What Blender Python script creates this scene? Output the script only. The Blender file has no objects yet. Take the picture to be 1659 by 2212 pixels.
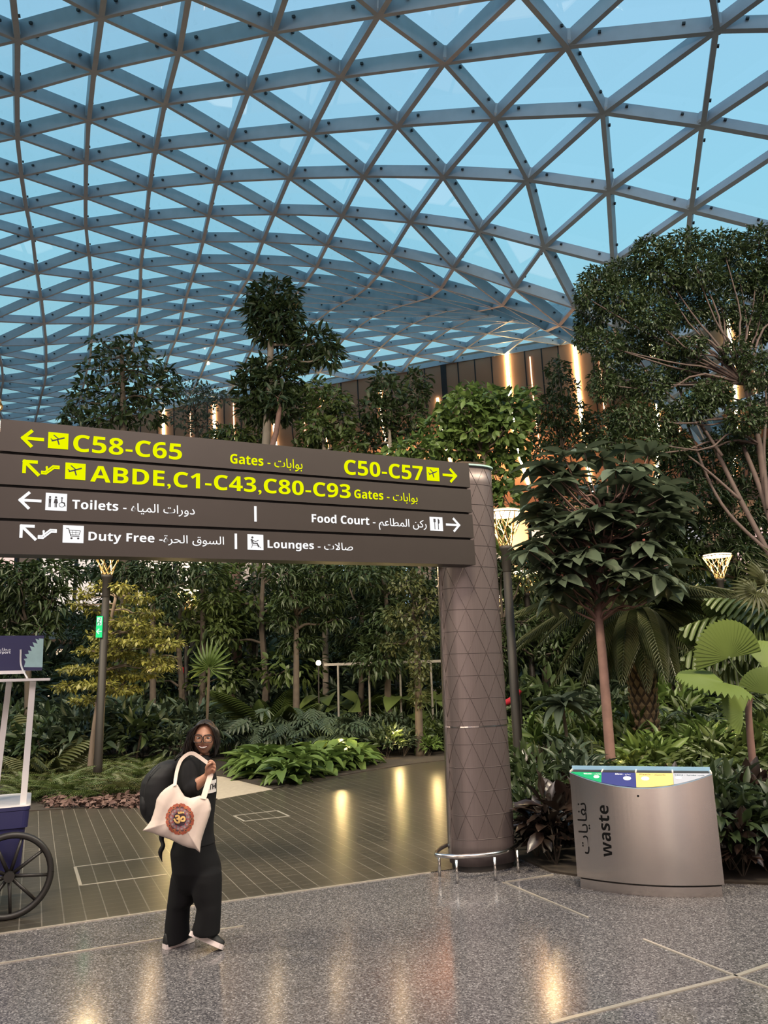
import bpy, math, random
import numpy as np
from mathutils import Vector, Matrix
rng = np.random.default_rng(7); random.seed(7)
SC = bpy.context.scene; COL = SC.collection
# ---------------------------------------------------------------- camera
W, H, F = 1659, 2212, 1661.0
PITCH, ROLL, CH = math.radians(12.0), math.radians(1.66), 1.90
FWD = np.array([0, math.cos(PITCH), math.sin(PITCH)]); U0 = np.array([0, -math.sin(PITCH), math.cos(PITCH)]); R0 = np.array([1., 0, 0])
RT = R0*math.cos(ROLL) - U0*math.sin(ROLL); UP = U0*math.cos(ROLL) + R0*math.sin(ROLL); CAM = np.array([0, 0, CH])
cd = bpy.data.cameras.new('camera'); cam = bpy.data.objects.new('camera', cd); COL.objects.link(cam)
cd.sensor_fit = 'HORIZONTAL'; cd.sensor_width = 36; cd.lens = 36*F/W; cd.clip_end = 500
M4 = Matrix(((RT[0], UP[0], -FWD[0], 0), (RT[1], UP[1], -FWD[1], 0), (RT[2], UP[2], -FWD[2], CH), (0, 0, 0, 1)))
cam.matrix_world = M4; SC.camera = cam
def ray(px, py): return FWD + RT*((px-W/2)/F) - UP*((py-H/2)/F)
def at(px, py, Y):
    d = ray(px, py); return CAM + d*(Y/d[1])
def ground(px, py, z=0.0):
    d = ray(px, py); return CAM + d*((z-CH)/d[2])
def hit(px, py, p0, n):
    d = ray(px, py); return CAM + d*(((p0-CAM)@n)/(d@n))
def proj(X):
    X = np.asarray(X, float)-CAM; c = X@FWD
    return np.stack([W/2+F*(X@RT)/c, H/2-F*(X@UP)/c], -1)
def scale_at(P): return float((np.asarray(P)-CAM)@FWD)/F     # metres per pixel at a point
# ---------------------------------------------------------------- world, lights, exposure
SC.view_settings.view_transform = 'Standard'; SC.view_settings.look = 'None'; SC.view_settings.gamma = 1; SC.view_settings.use_curve_mapping = False
SC.view_settings.exposure = 0.0
cy = SC.cycles
cy.use_denoising = True; cy.max_bounces = 6; cy.diffuse_bounces = 2; cy.glossy_bounces = 3; cy.transmission_bounces = 3; cy.transparent_max_bounces = 12
cy.sample_clamp_indirect = 6; cy.caustics_reflective = False; cy.caustics_refractive = False
wd = bpy.data.worlds.new('dusk_sky'); SC.world = wd; wd.use_nodes = True
nt = wd.node_tree; nt.nodes.clear()
o_ = nt.nodes.new('ShaderNodeOutputWorld'); b_ = nt.nodes.new('ShaderNodeBackground'); g_ = nt.nodes.new('ShaderNodeTexCoord'); s_ = nt.nodes.new('ShaderNodeSeparateXYZ')
r_ = nt.nodes.new('ShaderNodeValToRGB'); nt.links.new(g_.outputs['Generated'], s_.inputs[0]); nt.links.new(s_.outputs['Z'], r_.inputs[0]); nt.links.new(r_.outputs[0], b_.inputs[0]); nt.links.new(b_.outputs[0], o_.inputs[0])
cr = r_.color_ramp; cr.elements[0].position = 0.0; cr.elements[0].color = (.10, .13, .14, 1)
cr.elements[1].position = 0.9; cr.elements[1].color = (.50, .68, .95, 1)
for p, c in ((0.12, (.45, .66, .68)), (0.30, (.48, .76, .82)), (0.52, (.43, .77, .95))):
    e = cr.elements.new(p); e.color = (*c, 1)
b_.inputs[1].default_value = 1.0
def light(name, kind, loc, energy, color, size=1.0, target=None, size_y=None, spread=None, spot=None):
    l = bpy.data.lights.new(name, kind); l.energy = energy; l.color = color
    if kind == 'AREA':
        l.size = size
        if size_y: l.shape = 'RECTANGLE'; l.size_y = size_y
        if spread: l.spread = spread
    else: l.shadow_soft_size = size
    if kind == 'SPOT': l.spot_size = spot or 1.2; l.spot_blend = .6
    o = bpy.data.objects.new(name, l); COL.objects.link(o); o.location = loc
    if target is not None: o.rotation_euler = (Vector(target)-Vector(loc)).to_track_quat('-Z', 'Y').to_euler()
    return o
WARM = (1.0, .72, .46)
# the concourse ceiling downlights above and behind the photographer, the hall lights over the garden
light('concourse_light', 'AREA', (-5, -4, 9.5), 820, (1.0, .83, .76), 5, (0, 8, 0))
light('concourse_light', 'AREA', (5, -4, 9.5), 480, (1.0, .80, .74), 5, (1.5, 9, 1))
light('garden_light', 'AREA', (12, 4, 15), 1900, (1.0, .85, .60), 2.5, (6, 17, 0), None, 1.9)
light('garden_light', 'AREA', (-14, 5, 15), 1900, (1.0, .85, .60), 2.5, (-5, 17, 1), None, 1.9)
light('garden_light', 'AREA', (1, 0, 14), 1200, (1.0, .84, .62), 2.5, (0, 20, 2), None, 1.7)
light('mall_light', 'AREA', (6, 66, 12), 9000, (1.0, .55, .28), 14, (10, 80, 21))
# ---------------------------------------------------------------- materials
def node_mat(name):
    m = bpy.data.materials.new(name); m.use_nodes = True; t = m.node_tree; t.nodes.clear()
    out = t.nodes.new('ShaderNodeOutputMaterial'); return m, t, out
def P(name, col, rough=.5, metal=0., spec=.5, noise=0., nscale=20., bump=0., emit=None, es=0., aniso=0., stretch=None):
    m, t, out = node_mat(name); b = t.nodes.new('ShaderNodeBsdfPrincipled'); t.links.new(b.outputs[0], out.inputs[0])
    b.inputs['Base Color'].default_value = (*col, 1); b.inputs['Roughness'].default_value = rough; b.inputs['Metallic'].default_value = metal; b.inputs['Specular IOR Level'].default_value = spec; b.inputs['Anisotropic'].default_value = aniso
    if noise or bump:
        tc = t.nodes.new('ShaderNodeTexCoord'); n = t.nodes.new('ShaderNodeTexNoise'); n.inputs['Scale'].default_value = nscale; n.inputs['Detail'].default_value = 3
        if stretch:
            mp = t.nodes.new('ShaderNodeMapping'); mp.inputs['Scale'].default_value = stretch; t.links.new(tc.outputs['Object'], mp.inputs[0]); t.links.new(mp.outputs[0], n.inputs['Vector'])
        else: t.links.new(tc.outputs['Object'], n.inputs['Vector'])
        if noise:
            mx = t.nodes.new('ShaderNodeMix'); mx.data_type = 'RGBA'
            mx.inputs[6].default_value = (*[max(0, c*(1-noise)) for c in col], 1); mx.inputs[7].default_value = (*[min(1, c*(1+noise)) for c in col], 1)
            t.links.new(n.outputs['Fac'], mx.inputs[0]); t.links.new(mx.outputs[2], b.inputs['Base Color'])
        if bump:
            bp = t.nodes.new('ShaderNodeBump'); bp.inputs['Strength'].default_value = bump; t.links.new(n.outputs['Fac'], bp.inputs['Height']); t.links.new(bp.outputs[0], b.inputs['Normal'])
    if emit: b.inputs['Emission Color'].default_value = (*emit, 1); b.inputs['Emission Strength'].default_value = es
    return m
def leaf_mat(name, c1, c2, rough=.42, trans=.25, spec=.45):
    m, t, out = node_mat(name)
    b = t.nodes.new('ShaderNodeBsdfPrincipled'); tr = t.nodes.new('ShaderNodeBsdfTranslucent'); mx = t.nodes.new('ShaderNodeMixShader'); mx.inputs[0].default_value = trans
    g = t.nodes.new('ShaderNodeNewGeometry'); cm = t.nodes.new('ShaderNodeMix'); cm.data_type = 'RGBA'
    cm.inputs[6].default_value = (*c1, 1); cm.inputs[7].default_value = (*c2, 1)
    oi = t.nodes.new('ShaderNodeObjectInfo'); ad = t.nodes.new('ShaderNodeMath'); ad.operation = 'MULTIPLY_ADD'; ad.inputs[1].default_value = .7
    ml = t.nodes.new('ShaderNodeMath'); ml.operation = 'MULTIPLY'; ml.inputs[1].default_value = .3
    t.links.new(oi.outputs['Random'], ml.inputs[0]); t.links.new(g.outputs['Random Per Island'], ad.inputs[0]); t.links.new(ml.outputs[0], ad.inputs[2])
    t.links.new(ad.outputs[0], cm.inputs[0]); t.links.new(cm.outputs[2], b.inputs['Base Color']); t.links.new(cm.outputs[2], tr.inputs[0])
    b.inputs['Roughness'].default_value = rough; b.inputs['Specular IOR Level'].default_value = spec
    t.links.new(b.outputs[0], mx.inputs[1]); t.links.new(tr.outputs[0], mx.inputs[2]); t.links.new(mx.outputs[0], out.inputs[0])
    return m
def emit_mat(name, col, s):
    m, t, out = node_mat(name); e = t.nodes.new('ShaderNodeEmission'); e.inputs[0].default_value = (*col, 1); e.inputs[1].default_value = s; t.links.new(e.outputs[0], out.inputs[0]); return m
# ---------------------------------------------------------------- geometry helpers
def nrm(v): v = np.asarray(v, float); return v/max(1e-9, np.linalg.norm(v))
class G:
    """collects shapes and links them as one mesh object"""
    def __init__(s): s.v = []; s.f = []; s.m = []; s.n = 0
    def add(s, v, f, mi=0):
        v = np.asarray(v, float).reshape(-1, 3); s.v.append(v)
        for q in f: s.f.append(tuple(int(i)+s.n for i in q)); s.m.append(mi)
        s.n += len(v); return s
    def box(s, c, sz, ax=None, mi=0):
        c = np.asarray(c, float); A = np.eye(3) if ax is None else np.asarray(ax, float)
        h = np.asarray(sz, float)/2
        v = [c + A[0]*h[0]*x + A[1]*h[1]*y + A[2]*h[2]*z for x in (-1, 1) for y in (-1, 1) for z in (-1, 1)]
        return s.add(v, [(0, 1, 3, 2), (4, 6, 7, 5), (0, 4, 5, 1), (2, 3, 7, 6), (0, 2, 6, 4), (1, 5, 7, 3)], mi)
    def bar(s, a, b, w, h, up=(0, 0, 1), mi=0):
        a = np.asarray(a, float); b = np.asarray(b, float); d = b-a; L = np.linalg.norm(d); d = d/max(L, 1e-9)
        x = np.cross(d, up); x = np.array([1., 0, 0]) if np.linalg.norm(x) < 1e-6 else nrm(x); z = np.cross(x, d)
        return s.box((a+b)/2, (w, L, h), (x, d, z), mi)
    def tube(s, pts, r, n=8, mi=0, cap=True, flat=1.0):
        pts = np.asarray(pts, float); k = len(pts); r = np.full(k, r, float) if np.isscalar(r) else np.asarray(r, float)
        t = np.gradient(pts, axis=0); t /= np.maximum(1e-9, np.linalg.norm(t, axis=1))[:, None]
        ref = np.array([0, 0, 1.]) if abs(t[0][2]) < .9 else np.array([1., 0, 0]); x = nrm(np.cross(t[0], ref)); vs = []
        a = np.arange(n)*2*math.pi/n
        for i in range(k):
            x = nrm(x - t[i]*(x@t[i])); y = np.cross(t[i], x)
            vs.append(pts[i] + r[i]*(np.cos(a)[:, None]*x + flat*np.sin(a)[:, None]*y))
        f = [(i*n+j, i*n+(j+1) % n, (i+1)*n+(j+1) % n, (i+1)*n+j) for i in range(k-1) for j in range(n)]
        if cap: f += [tuple(range(n))[::-1], tuple((k-1)*n+j for j in range(n))]
        return s.add(np.concatenate(vs), f, mi)
    def loft(s, rings, mi=0, cap=True, closed=True):
        n = len(rings[0]); k = len(rings); v = np.concatenate([np.asarray(r, float) for r in rings]); m = n if closed else n-1
        f = [(i*n+j, i*n+(j+1) % n, (i+1)*n+(j+1) % n, (i+1)*n+j) for i in range(k-1) for j in range(m)]
        if cap: f += [tuple(range(n))[::-1], tuple((k-1)*n+j for j in range(n))]
        return s.add(v, f, mi)
    def lathe(s, prof, c=(0, 0, 0), n=24, mi=0):
        a = np.arange(n)*2*math.pi/n; c = np.asarray(c, float)
        return s.loft([np.stack([c[0]+r*np.cos(a), c[1]+r*np.sin(a), np.full(n, c[2]+z)], 1) for r, z in prof], mi)
    def poly(s, pts, mi=0): return s.add(pts, [tuple(range(len(pts)))], mi)
    def slab(s, pts, off, mi=0):
        pts = np.asarray(pts, float); n = len(pts); q = pts+np.asarray(off, float)
        return s.add(np.concatenate([pts, q]), [tuple(range(n))[::-1], tuple(range(n, 2*n))]+[(i, (i+1) % n, n+(i+1) % n, n+i) for i in range(n)], mi)
    def sphere(s, c, r, nu=12, nv=8, mi=0, ax=None):
        r = np.ones(3)*r if np.isscalar(r) else np.asarray(r, float); A = np.eye(3) if ax is None else np.asarray(ax); rings = []
        for i in range(1, nv):
            t = math.pi*i/nv; a = np.arange(nu)*2*math.pi/nu
            l = np.stack([r[0]*math.sin(t)*np.cos(a), r[1]*math.sin(t)*np.sin(a), np.full(nu, -r[2]*math.cos(t))], 1); rings.append(np.asarray(c)+l@A)
        return s.loft(rings, mi)
    def mesh(s, name, mats, smooth=False):
        me = bpy.data.meshes.new(name); me.from_pydata(np.concatenate(s.v).tolist() if s.v else [], [], s.f)
        for m in (mats if isinstance(mats, (list, tuple)) else [mats]): me.materials.append(m)
        if any(s.m): me.polygons.foreach_set('material_index', s.m)
        if smooth: me.polygons.foreach_set('use_smooth', [True]*len(me.polygons))
        me.update(); return me
    def build(s, name, mats, parent=None, smooth=False, flip=True, **kw):
        me = s.mesh(name, mats, smooth)
        if flip:
            import bmesh
            bm = bmesh.new(); bm.from_mesh(me); bmesh.ops.recalc_face_normals(bm, faces=bm.faces); bm.to_mesh(me); bm.free()
        return link(name, me, parent, **kw)
def link(name, me, parent=None, label=None, cat=None, group=None, kind=None, loc=None):
    o = bpy.data.objects.new(name, me); COL.objects.link(o)
    if parent is not None:
        o.parent = parent; o.matrix_parent_inverse = PINV(parent)
    if loc is not None: o.location = loc
    return tag(o, label, cat, group, kind)
def tag(o, label=None, cat=None, group=None, kind=None):
    if label: o['label'] = label
    if cat: o['category'] = cat
    if group: o['group'] = group
    if kind: o['kind'] = kind
    return o
def world_of(o):
    m = o.matrix_basis.copy()
    return (world_of(o.parent) @ o.matrix_parent_inverse @ m) if o.parent else m
def PINV(o): return world_of(o).inverted()
def thing(name, loc, label, cat, group=None, rz=0):
    o = bpy.data.objects.new(name, None); COL.objects.link(o); o.location = tuple(float(x) for x in loc); o.rotation_euler = (0, 0, rz); o.empty_display_size = .2
    return tag(o, label, cat, group)
def dup(root, loc, rz=0, sc=1.0, label=None, group=None):
    r = root.copy(); COL.objects.link(r); r.location = tuple(float(x) for x in loc); r.rotation_euler = (0, 0, rz); r.scale = (sc, sc, sc) if np.isscalar(sc) else sc
    if label: r['label'] = label
    if group: r['group'] = group
    for ch in list(root.children):
        c = ch.copy(); COL.objects.link(c); c.parent = r
        for g in list(ch.children):
            d = g.copy(); COL.objects.link(d); d.parent = c
    return r
def curve(pts, k=24):
    pts = np.asarray(pts, float); n = len(pts); P_ = np.vstack([2*pts[0]-pts[1], pts, 2*pts[-1]-pts[-2]]); out = []
    for t in np.linspace(0, n-1, k):
        i = min(int(t), n-2); u = t-i; a, b, c, d = P_[i:i+4]
        out.append(.5*((2*b)+(-a+c)*u+(2*a-5*b+4*c-d)*u*u+(-a+3*b-3*c+d)*u**3))
    return np.array(out)
# leaves: a template strip replicated many times into one mesh
def leaf_tpl(widths, droop=.25, fold=.25, tip=True):
    k = len(widths); t = np.linspace(0, 1, k); v = []
    for i in range(k):
        z = -droop*t[i]**2; w = widths[i]/2
        v += [(-w, t[i], z+fold*w), (0, t[i], z), (w, t[i], z+fold*w)]
    f = []
    for i in range(k-1):
        a = 3*i; f += [(a, a+1, a+4, a+3), (a+1, a+2, a+5, a+4)]
    return np.array(v), np.array(f)
class Leaves:
    def __init__(s): s.v = []; s.f = []; s.n = 0
    def add(s, tpl, pos, d, up, L, Wd):
        tv, tf = tpl; pos = np.atleast_2d(pos); N = len(pos); d = np.broadcast_to(np.atleast_2d(d), (N, 3)); up = np.broadcast_to(np.atleast_2d(up), (N, 3))
        L = np.broadcast_to(L, N); Wd = np.broadcast_to(Wd, N)
        y = d/np.maximum(1e-9, np.linalg.norm(d, axis=1))[:, None]; x = np.cross(y, up); x /= np.maximum(1e-6, np.linalg.norm(x, axis=1))[:, None]; z = np.cross(x, y)
        v = pos[:, None] + tv[None, :, 0, None]*Wd[:, None, None]*x[:, None] + tv[None, :, 1, None]*L[:, None, None]*y[:, None] + tv[None, :, 2, None]*L[:, None, None]*z[:, None]
        f = tf[None] + (np.arange(N)*len(tv))[:, None, None] + s.n
        s.v.append(v.reshape(-1, 3)); s.f.append(f.reshape(-1, 4)); s.n += N*len(tv); return s
    def mesh(s, name, m):
        v = np.concatenate(s.v).astype(np.float32); f = np.concatenate(s.f).astype(np.int32)
        me = bpy.data.meshes.new(name); me.vertices.add(len(v)); me.vertices.foreach_set('co', v.ravel()); me.loops.add(f.size); me.loops.foreach_set('vertex_index', f.ravel())
        me.polygons.add(len(f)); me.polygons.foreach_set('loop_start', np.arange(len(f), dtype=np.int32)*4)
        me.polygons.foreach_set('use_smooth', np.ones(len(f), bool)); me.update(calc_edges=True); me.materials.append(m); return me
    def build(s, name, m, parent=None, **kw): return link(name, s.mesh(name, m), parent, **kw)
T_OVAL = leaf_tpl([.12, .8, 1, .72, .05], .22, .2); T_LANCE = leaf_tpl([.2, .9, .9, .6, .04], .3, .25); T_THIN = leaf_tpl([.6, 1, .7, .05], .25, .3)
T_SMALL = leaf_tpl([.15, 1, .05], .15, .15); T_BROAD = leaf_tpl([.2, .85, 1, .95, .6, .05], .45, .25); T_HEART = leaf_tpl([.75, 1.0, .85, .5, .05], .35, .15)
def rdir(n):
    v = rng.normal(size=(n, 3)); return v/np.linalg.norm(v, axis=1)[:, None]
DOME_TXT = '-4,-3,-8.99,11.70,16.72;-4,-2,-6.51,10.92,16.63;-3,-5,-12.98,15.50,18.05;-3,-4,-10.42,14.74,17.84;-3,-3,-7.94,13.95,17.74;-3,-2,-5.37,13.10,17.44;-3,-1,-3.05,12.01,17.17;-3,0,-0.54,10.61,16.79;-2,-6,-14.78,18.54,19.23;-2,-5,-11.95,17.79,19.05;-2,-4,-9.30,17.01,18.87;-2,-3,-6.77,16.19,18.67;-2,-2,-4.31,15.25,18.24;-2,-1,-1.45,13.97,18.03;-2,0,1.40,12.90,17.34;-2,1,5.04,11.56,17.28;-1,-7,-16.57,21.60,20.21;-1,-6,-13.66,20.87,20.06;-1,-5,-10.85,20.11,19.95;-1,-4,-8.18,19.28,19.89;-1,-3,-5.42,18.41,19.64;-1,-2,-2.57,17.35,19.19;-1,-1,0.26,16.26,18.54;-1,0,3.56,15.18,17.97;-1,1,7.40,13.93,18.29;-1,2,10.90,13.49,17.87;0,-9,-21.01,25.29,21.11;0,-8,-18.09,24.64,21.03;0,-7,-15.20,23.95,20.95;0,-6,-12.37,23.23,20.89;0,-5,-9.60,22.48,20.87;0,-4,-6.76,21.66,20.71;0,-3,-3.84,20.74,20.27;0,-2,-0.88,19.63,19.74;0,-1,2.12,18.54,19.12;0,0,5.30,17.56,18.60;0,1,8.95,16.80,18.20;0,2,12.12,16.40,17.78;0,3,14.77,16.31,17.27;1,-10,-22.27,28.14,21.66;1,-9,-19.41,27.60,21.65;1,-8,-16.55,26.99,21.65;1,-7,-13.73,26.34,21.64;1,-6,-10.93,25.65,21.66;1,-5,-8.06,24.93,21.51;1,-4,-5.12,24.09,21.12;1,-3,-2.09,23.10,20.57;1,-2,0.87,22.04,19.91;1,-1,3.90,21.00,19.22;1,0,7.00,20.10,18.54;1,1,9.79,19.87,17.79;1,2,12.36,19.70,17.01;1,3,14.91,19.63,16.11;2,-11,-23.58,31.25,21.35;2,-10,-20.63,30.56,21.96;2,-9,-17.78,29.95,22.19;2,-8,-14.97,29.37,22.24;2,-7,-12.18,28.76,22.29;2,-6,-9.27,28.12,22.18;2,-5,-6.29,27.35,21.85;2,-4,-3.24,26.47,21.28;2,-3,-0.31,25.51,20.56;2,-2,2.59,24.54,19.73;2,-1,5.41,23.63,18.81;2,0,7.95,22.98,17.82;2,1,10.47,22.77,16.84;2,2,13.00,22.57,15.86;2,3,15.53,22.36,14.87;2,4,18.06,22.16,13.89;3,-13,-28.12,35.05,19.59;3,-12,-25.03,34.41,20.63;3,-11,-21.99,33.74,21.53;3,-10,-19.00,33.03,22.26;3,-9,-16.11,32.36,22.73;3,-8,-13.37,31.78,22.82;3,-7,-10.38,31.22,22.76;3,-6,-7.35,30.55,22.45;3,-5,-4.31,29.75,21.91;3,-4,-1.29,28.89,21.15;3,-3,1.53,28.04,20.20;3,-2,4.20,27.18,19.13;3,-1,6.51,26.45,17.88;3,0,8.80,25.79,16.71;3,1,11.12,25.40,15.71;3,2,13.55,25.23,14.71;3,3,16.06,25.08,13.67;3,4,18.60,24.86,12.64;4,-14,-29.25,37.46,20.34;4,-13,-26.37,37.42,20.23;4,-12,-23.31,36.78,21.25;4,-11,-20.29,36.14,22.08;4,-10,-17.32,35.48,22.74;4,-9,-14.42,34.79,23.27;4,-8,-11.50,34.25,23.28;4,-7,-8.35,33.61,23.09;4,-6,-5.31,32.90,22.55;4,-5,-2.19,32.15,21.79;4,-4,0.75,31.40,20.77;4,-3,3.49,30.64,19.56;4,-2,5.98,29.89,18.09;4,-1,8.20,29.03,16.70;4,0,9.65,28.60,15.59;4,1,11.43,28.10,14.53;4,2,13.65,27.74,13.51;4,3,16.23,27.58,12.48;5,-15,-30.34,39.79,22.17;5,-14,-27.47,39.96,21.15;5,-13,-24.59,39.84,21.02;5,-12,-21.53,39.17,22.02;5,-11,-18.48,38.50,22.90;5,-10,-15.48,37.84,23.60;5,-9,-12.58,37.17,23.89;5,-8,-9.38,36.61,23.72;5,-7,-6.21,35.97,23.22;5,-6,-2.96,35.28,22.53;5,-5,0.16,34.56,21.59;5,-4,3.20,33.83,20.37;5,-3,5.97,33.02,18.96;5,-2,8.33,32.09,17.43;5,-1,10.68,31.17,15.90;5,0,11.77,30.83,14.42;5,1,12.30,30.64,13.15;5,2,13.29,30.35,12.09;6,-17,-34.55,43.09,22.66;6,-16,-31.60,42.68,22.86;6,-15,-28.65,42.54,22.53;6,-14,-25.71,42.50,21.97;6,-13,-22.76,42.26,21.99;6,-12,-19.69,41.58,22.97;6,-11,-16.61,40.91,23.85;6,-10,-13.59,40.21,24.34;6,-9,-10.48,39.58,24.33;6,-8,-7.16,38.95,23.98;6,-7,-3.80,38.28,23.39;6,-6,-0.47,37.58,22.57;6,-5,2.88,36.84,21.52;6,-4,5.98,35.94,20.33;6,-3,8.44,35.15,18.59;6,-2,10.67,34.30,16.76;6,-1,13.03,33.38,15.01;6,0,14.64,32.76,13.26;6,1,14.70,32.66,11.63;7,-18,-36.04,46.74,21.65;7,-17,-33.00,46.14,22.36;7,-16,-29.98,45.61,22.83;7,-15,-26.97,45.29,22.89;7,-14,-23.98,45.09,22.72;7,-13,-20.92,44.67,23.09;7,-12,-17.81,43.98,24.09;7,-11,-14.63,43.27,24.78;7,-10,-11.56,42.56,24.95;7,-9,-8.19,41.90,24.76;7,-8,-4.72,41.24,24.27;7,-7,-1.21,40.53,23.63;7,-6,2.29,39.76,22.80;7,-5,5.57,38.93,21.68;7,-4,8.75,38.04,20.30;7,-3,11.16,37.29,18.25;7,-2,13.01,36.50,16.10;7,-1,15.13,35.65,14.04;7,0,17.38,34.74,12.04;8,-19,-37.65,49.69,22.08;8,-18,-34.53,49.34,22.25;8,-17,-31.44,48.92,22.60;8,-16,-28.37,48.45,23.02;8,-15,-25.28,48.04,23.25;8,-14,-22.25,47.74,23.29;8,-13,-19.08,47.07,24.30;8,-12,-15.72,46.37,25.14;8,-11,-12.56,45.56,25.58;8,-10,-9.23,44.86,25.50;8,-9,-5.72,44.15,25.22;8,-8,-2.16,43.42,24.71;8,-7,1.50,42.66,24.05;8,-6,5.11,41.74,23.28;8,-5,8.73,40.83,22.51;8,-4,11.93,40.03,21.00;8,-3,14.01,39.43,18.20;8,-2,15.36,38.71,15.43;8,-1,16.96,37.96,12.87;9,-20,-39.27,52.59,22.73;9,-19,-36.13,52.23,22.91;9,-18,-33.00,51.87,23.08;9,-17,-29.87,51.51,23.26;9,-16,-26.73,51.15,23.43;9,-15,-23.60,50.79,23.61;9,-14,-20.34,50.17,24.52;9,-13,-17.00,49.42,25.45;9,-12,-13.59,48.63,26.05;9,-11,-10.33,47.86,26.14;9,-10,-6.77,47.09,26.04;9,-9,-3.13,46.33,25.70;9,-8,0.61,45.55,25.19;9,-7,4.35,44.66,24.58;9,-6,8.02,43.75,23.87;9,-5,11.78,42.78,23.25;9,-4,15.33,41.92,22.17;9,-3,17.11,41.46,18.69;9,-2,17.70,40.91,14.77;10,-20,-37.73,55.17,23.43;10,-19,-34.59,54.84,23.57;10,-18,-31.46,54.44,23.84;10,-17,-28.30,54.03,24.11;10,-16,-25.05,53.74,24.03;10,-15,-21.73,53.11,24.91;10,-14,-18.28,52.44,25.74;10,-13,-14.79,51.70,26.35;10,-12,-11.42,50.85,26.70;10,-11,-7.87,50.06,26.71;10,-10,-4.21,49.26,26.51;10,-9,-0.41,48.44,26.19;10,-8,3.44,47.55,25.72;10,-7,7.25,46.54,25.12;10,-6,11.11,45.55,24.81;10,-5,15.05,44.48,24.67;10,-4,19.05,43.30,24.57;11,-20,-36.31,57.79,24.17;11,-19,-33.19,57.41,24.29;11,-18,-29.93,57.04,24.28;11,-17,-26.54,56.64,24.42;11,-16,-23.08,56.10,25.06;11,-15,-19.77,55.42,26.25;11,-14,-16.06,54.67,26.63;11,-13,-12.44,53.92,26.97;11,-12,-8.94,53.07,27.15;11,-11,-5.32,52.22,27.13;11,-10,-1.49,51.38,26.90;11,-9,2.45,50.46,26.61;11,-8,6.36,49.40,26.28;11,-7,10.33,48.25,26.14;11,-6,14.37,46.97,26.18;11,-5,18.46,45.55,26.39;11,-4,22.53,44.04,26.68;12,-20,-34.94,60.40,24.47;12,-19,-31.47,59.97,24.47;12,-18,-27.99,59.53,24.73;12,-17,-24.60,59.17,24.97;12,-16,-21.09,58.41,26.29;12,-15,-17.29,57.66,26.59;12,-14,-13.70,56.92,27.04;12,-13,-10.07,56.10,27.35;12,-12,-6.45,55.26,27.38;12,-11,-2.65,54.35,27.35;12,-10,1.24,53.40,27.20;12,-9,5.27,52.34,27.01;12,-8,9.29,51.12,26.83;12,-7,13.39,49.80,26.83;12,-6,17.48,48.41,26.93;12,-5,21.60,47.02,27.05;12,-4,25.85,45.66,27.10;13,-20,-32.69,63.00,24.79;13,-19,-29.48,62.40,24.96;13,-18,-26.25,61.99,25.35;13,-17,-22.60,61.21,25.99;13,-16,-18.76,60.58,26.39;13,-15,-14.96,59.91,26.86;13,-14,-11.25,59.13,27.28;13,-13,-7.62,58.32,27.71;13,-12,-3.87,57.40,27.45;13,-11,0.08,56.39,27.48;13,-10,4.09,55.29,27.43;13,-9,8.19,54.09,27.34;13,-8,12.34,52.75,27.28;13,-7,16.46,51.42,27.31;13,-6,20.68,50.09,27.32;13,-5,24.98,48.78,27.32;13,-4,29.27,47.47,27.31;14,-21,-34.00,65.91,24.81;14,-20,-30.98,65.28,25.19;14,-19,-27.95,64.65,25.56;14,-18,-24.11,64.03,25.92;14,-17,-20.26,63.41,26.28;14,-16,-16.41,62.79,26.63;14,-15,-12.57,62.16,26.99;14,-14,-8.87,61.43,27.12;14,-13,-5.09,60.54,27.25;14,-12,-1.18,59.46,27.47;14,-11,2.84,58.33,27.51;14,-10,6.96,57.10,27.55;14,-9,11.20,55.80,27.56;14,-8,15.46,54.49,27.58;14,-7,19.73,53.18,27.59;14,-6,23.99,51.87,27.61;14,-5,28.25,50.56,27.62;14,-4,32.52,49.25,27.64;15,-22,-35.33,69.03,25.60;15,-21,-32.47,68.16,25.42;15,-20,-29.61,67.29,25.23;15,-19,-25.70,66.75,25.65;15,-18,-21.79,66.20,26.08;15,-17,-17.88,65.65,26.50;15,-16,-13.98,65.10,26.92;15,-15,-10.18,64.47,27.04;15,-14,-6.36,63.69,27.06;15,-13,-2.28,62.63,27.33;15,-12,1.83,61.47,27.40;15,-11,5.99,60.15,27.59;15,-10,10.21,58.84,27.66;15,-9,14.49,57.56,27.76;15,-8,18.67,56.26,27.86;15,-7,22.93,54.95,27.92;15,-6,27.24,53.64,27.94;15,-5,31.54,52.34,27.94'
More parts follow.
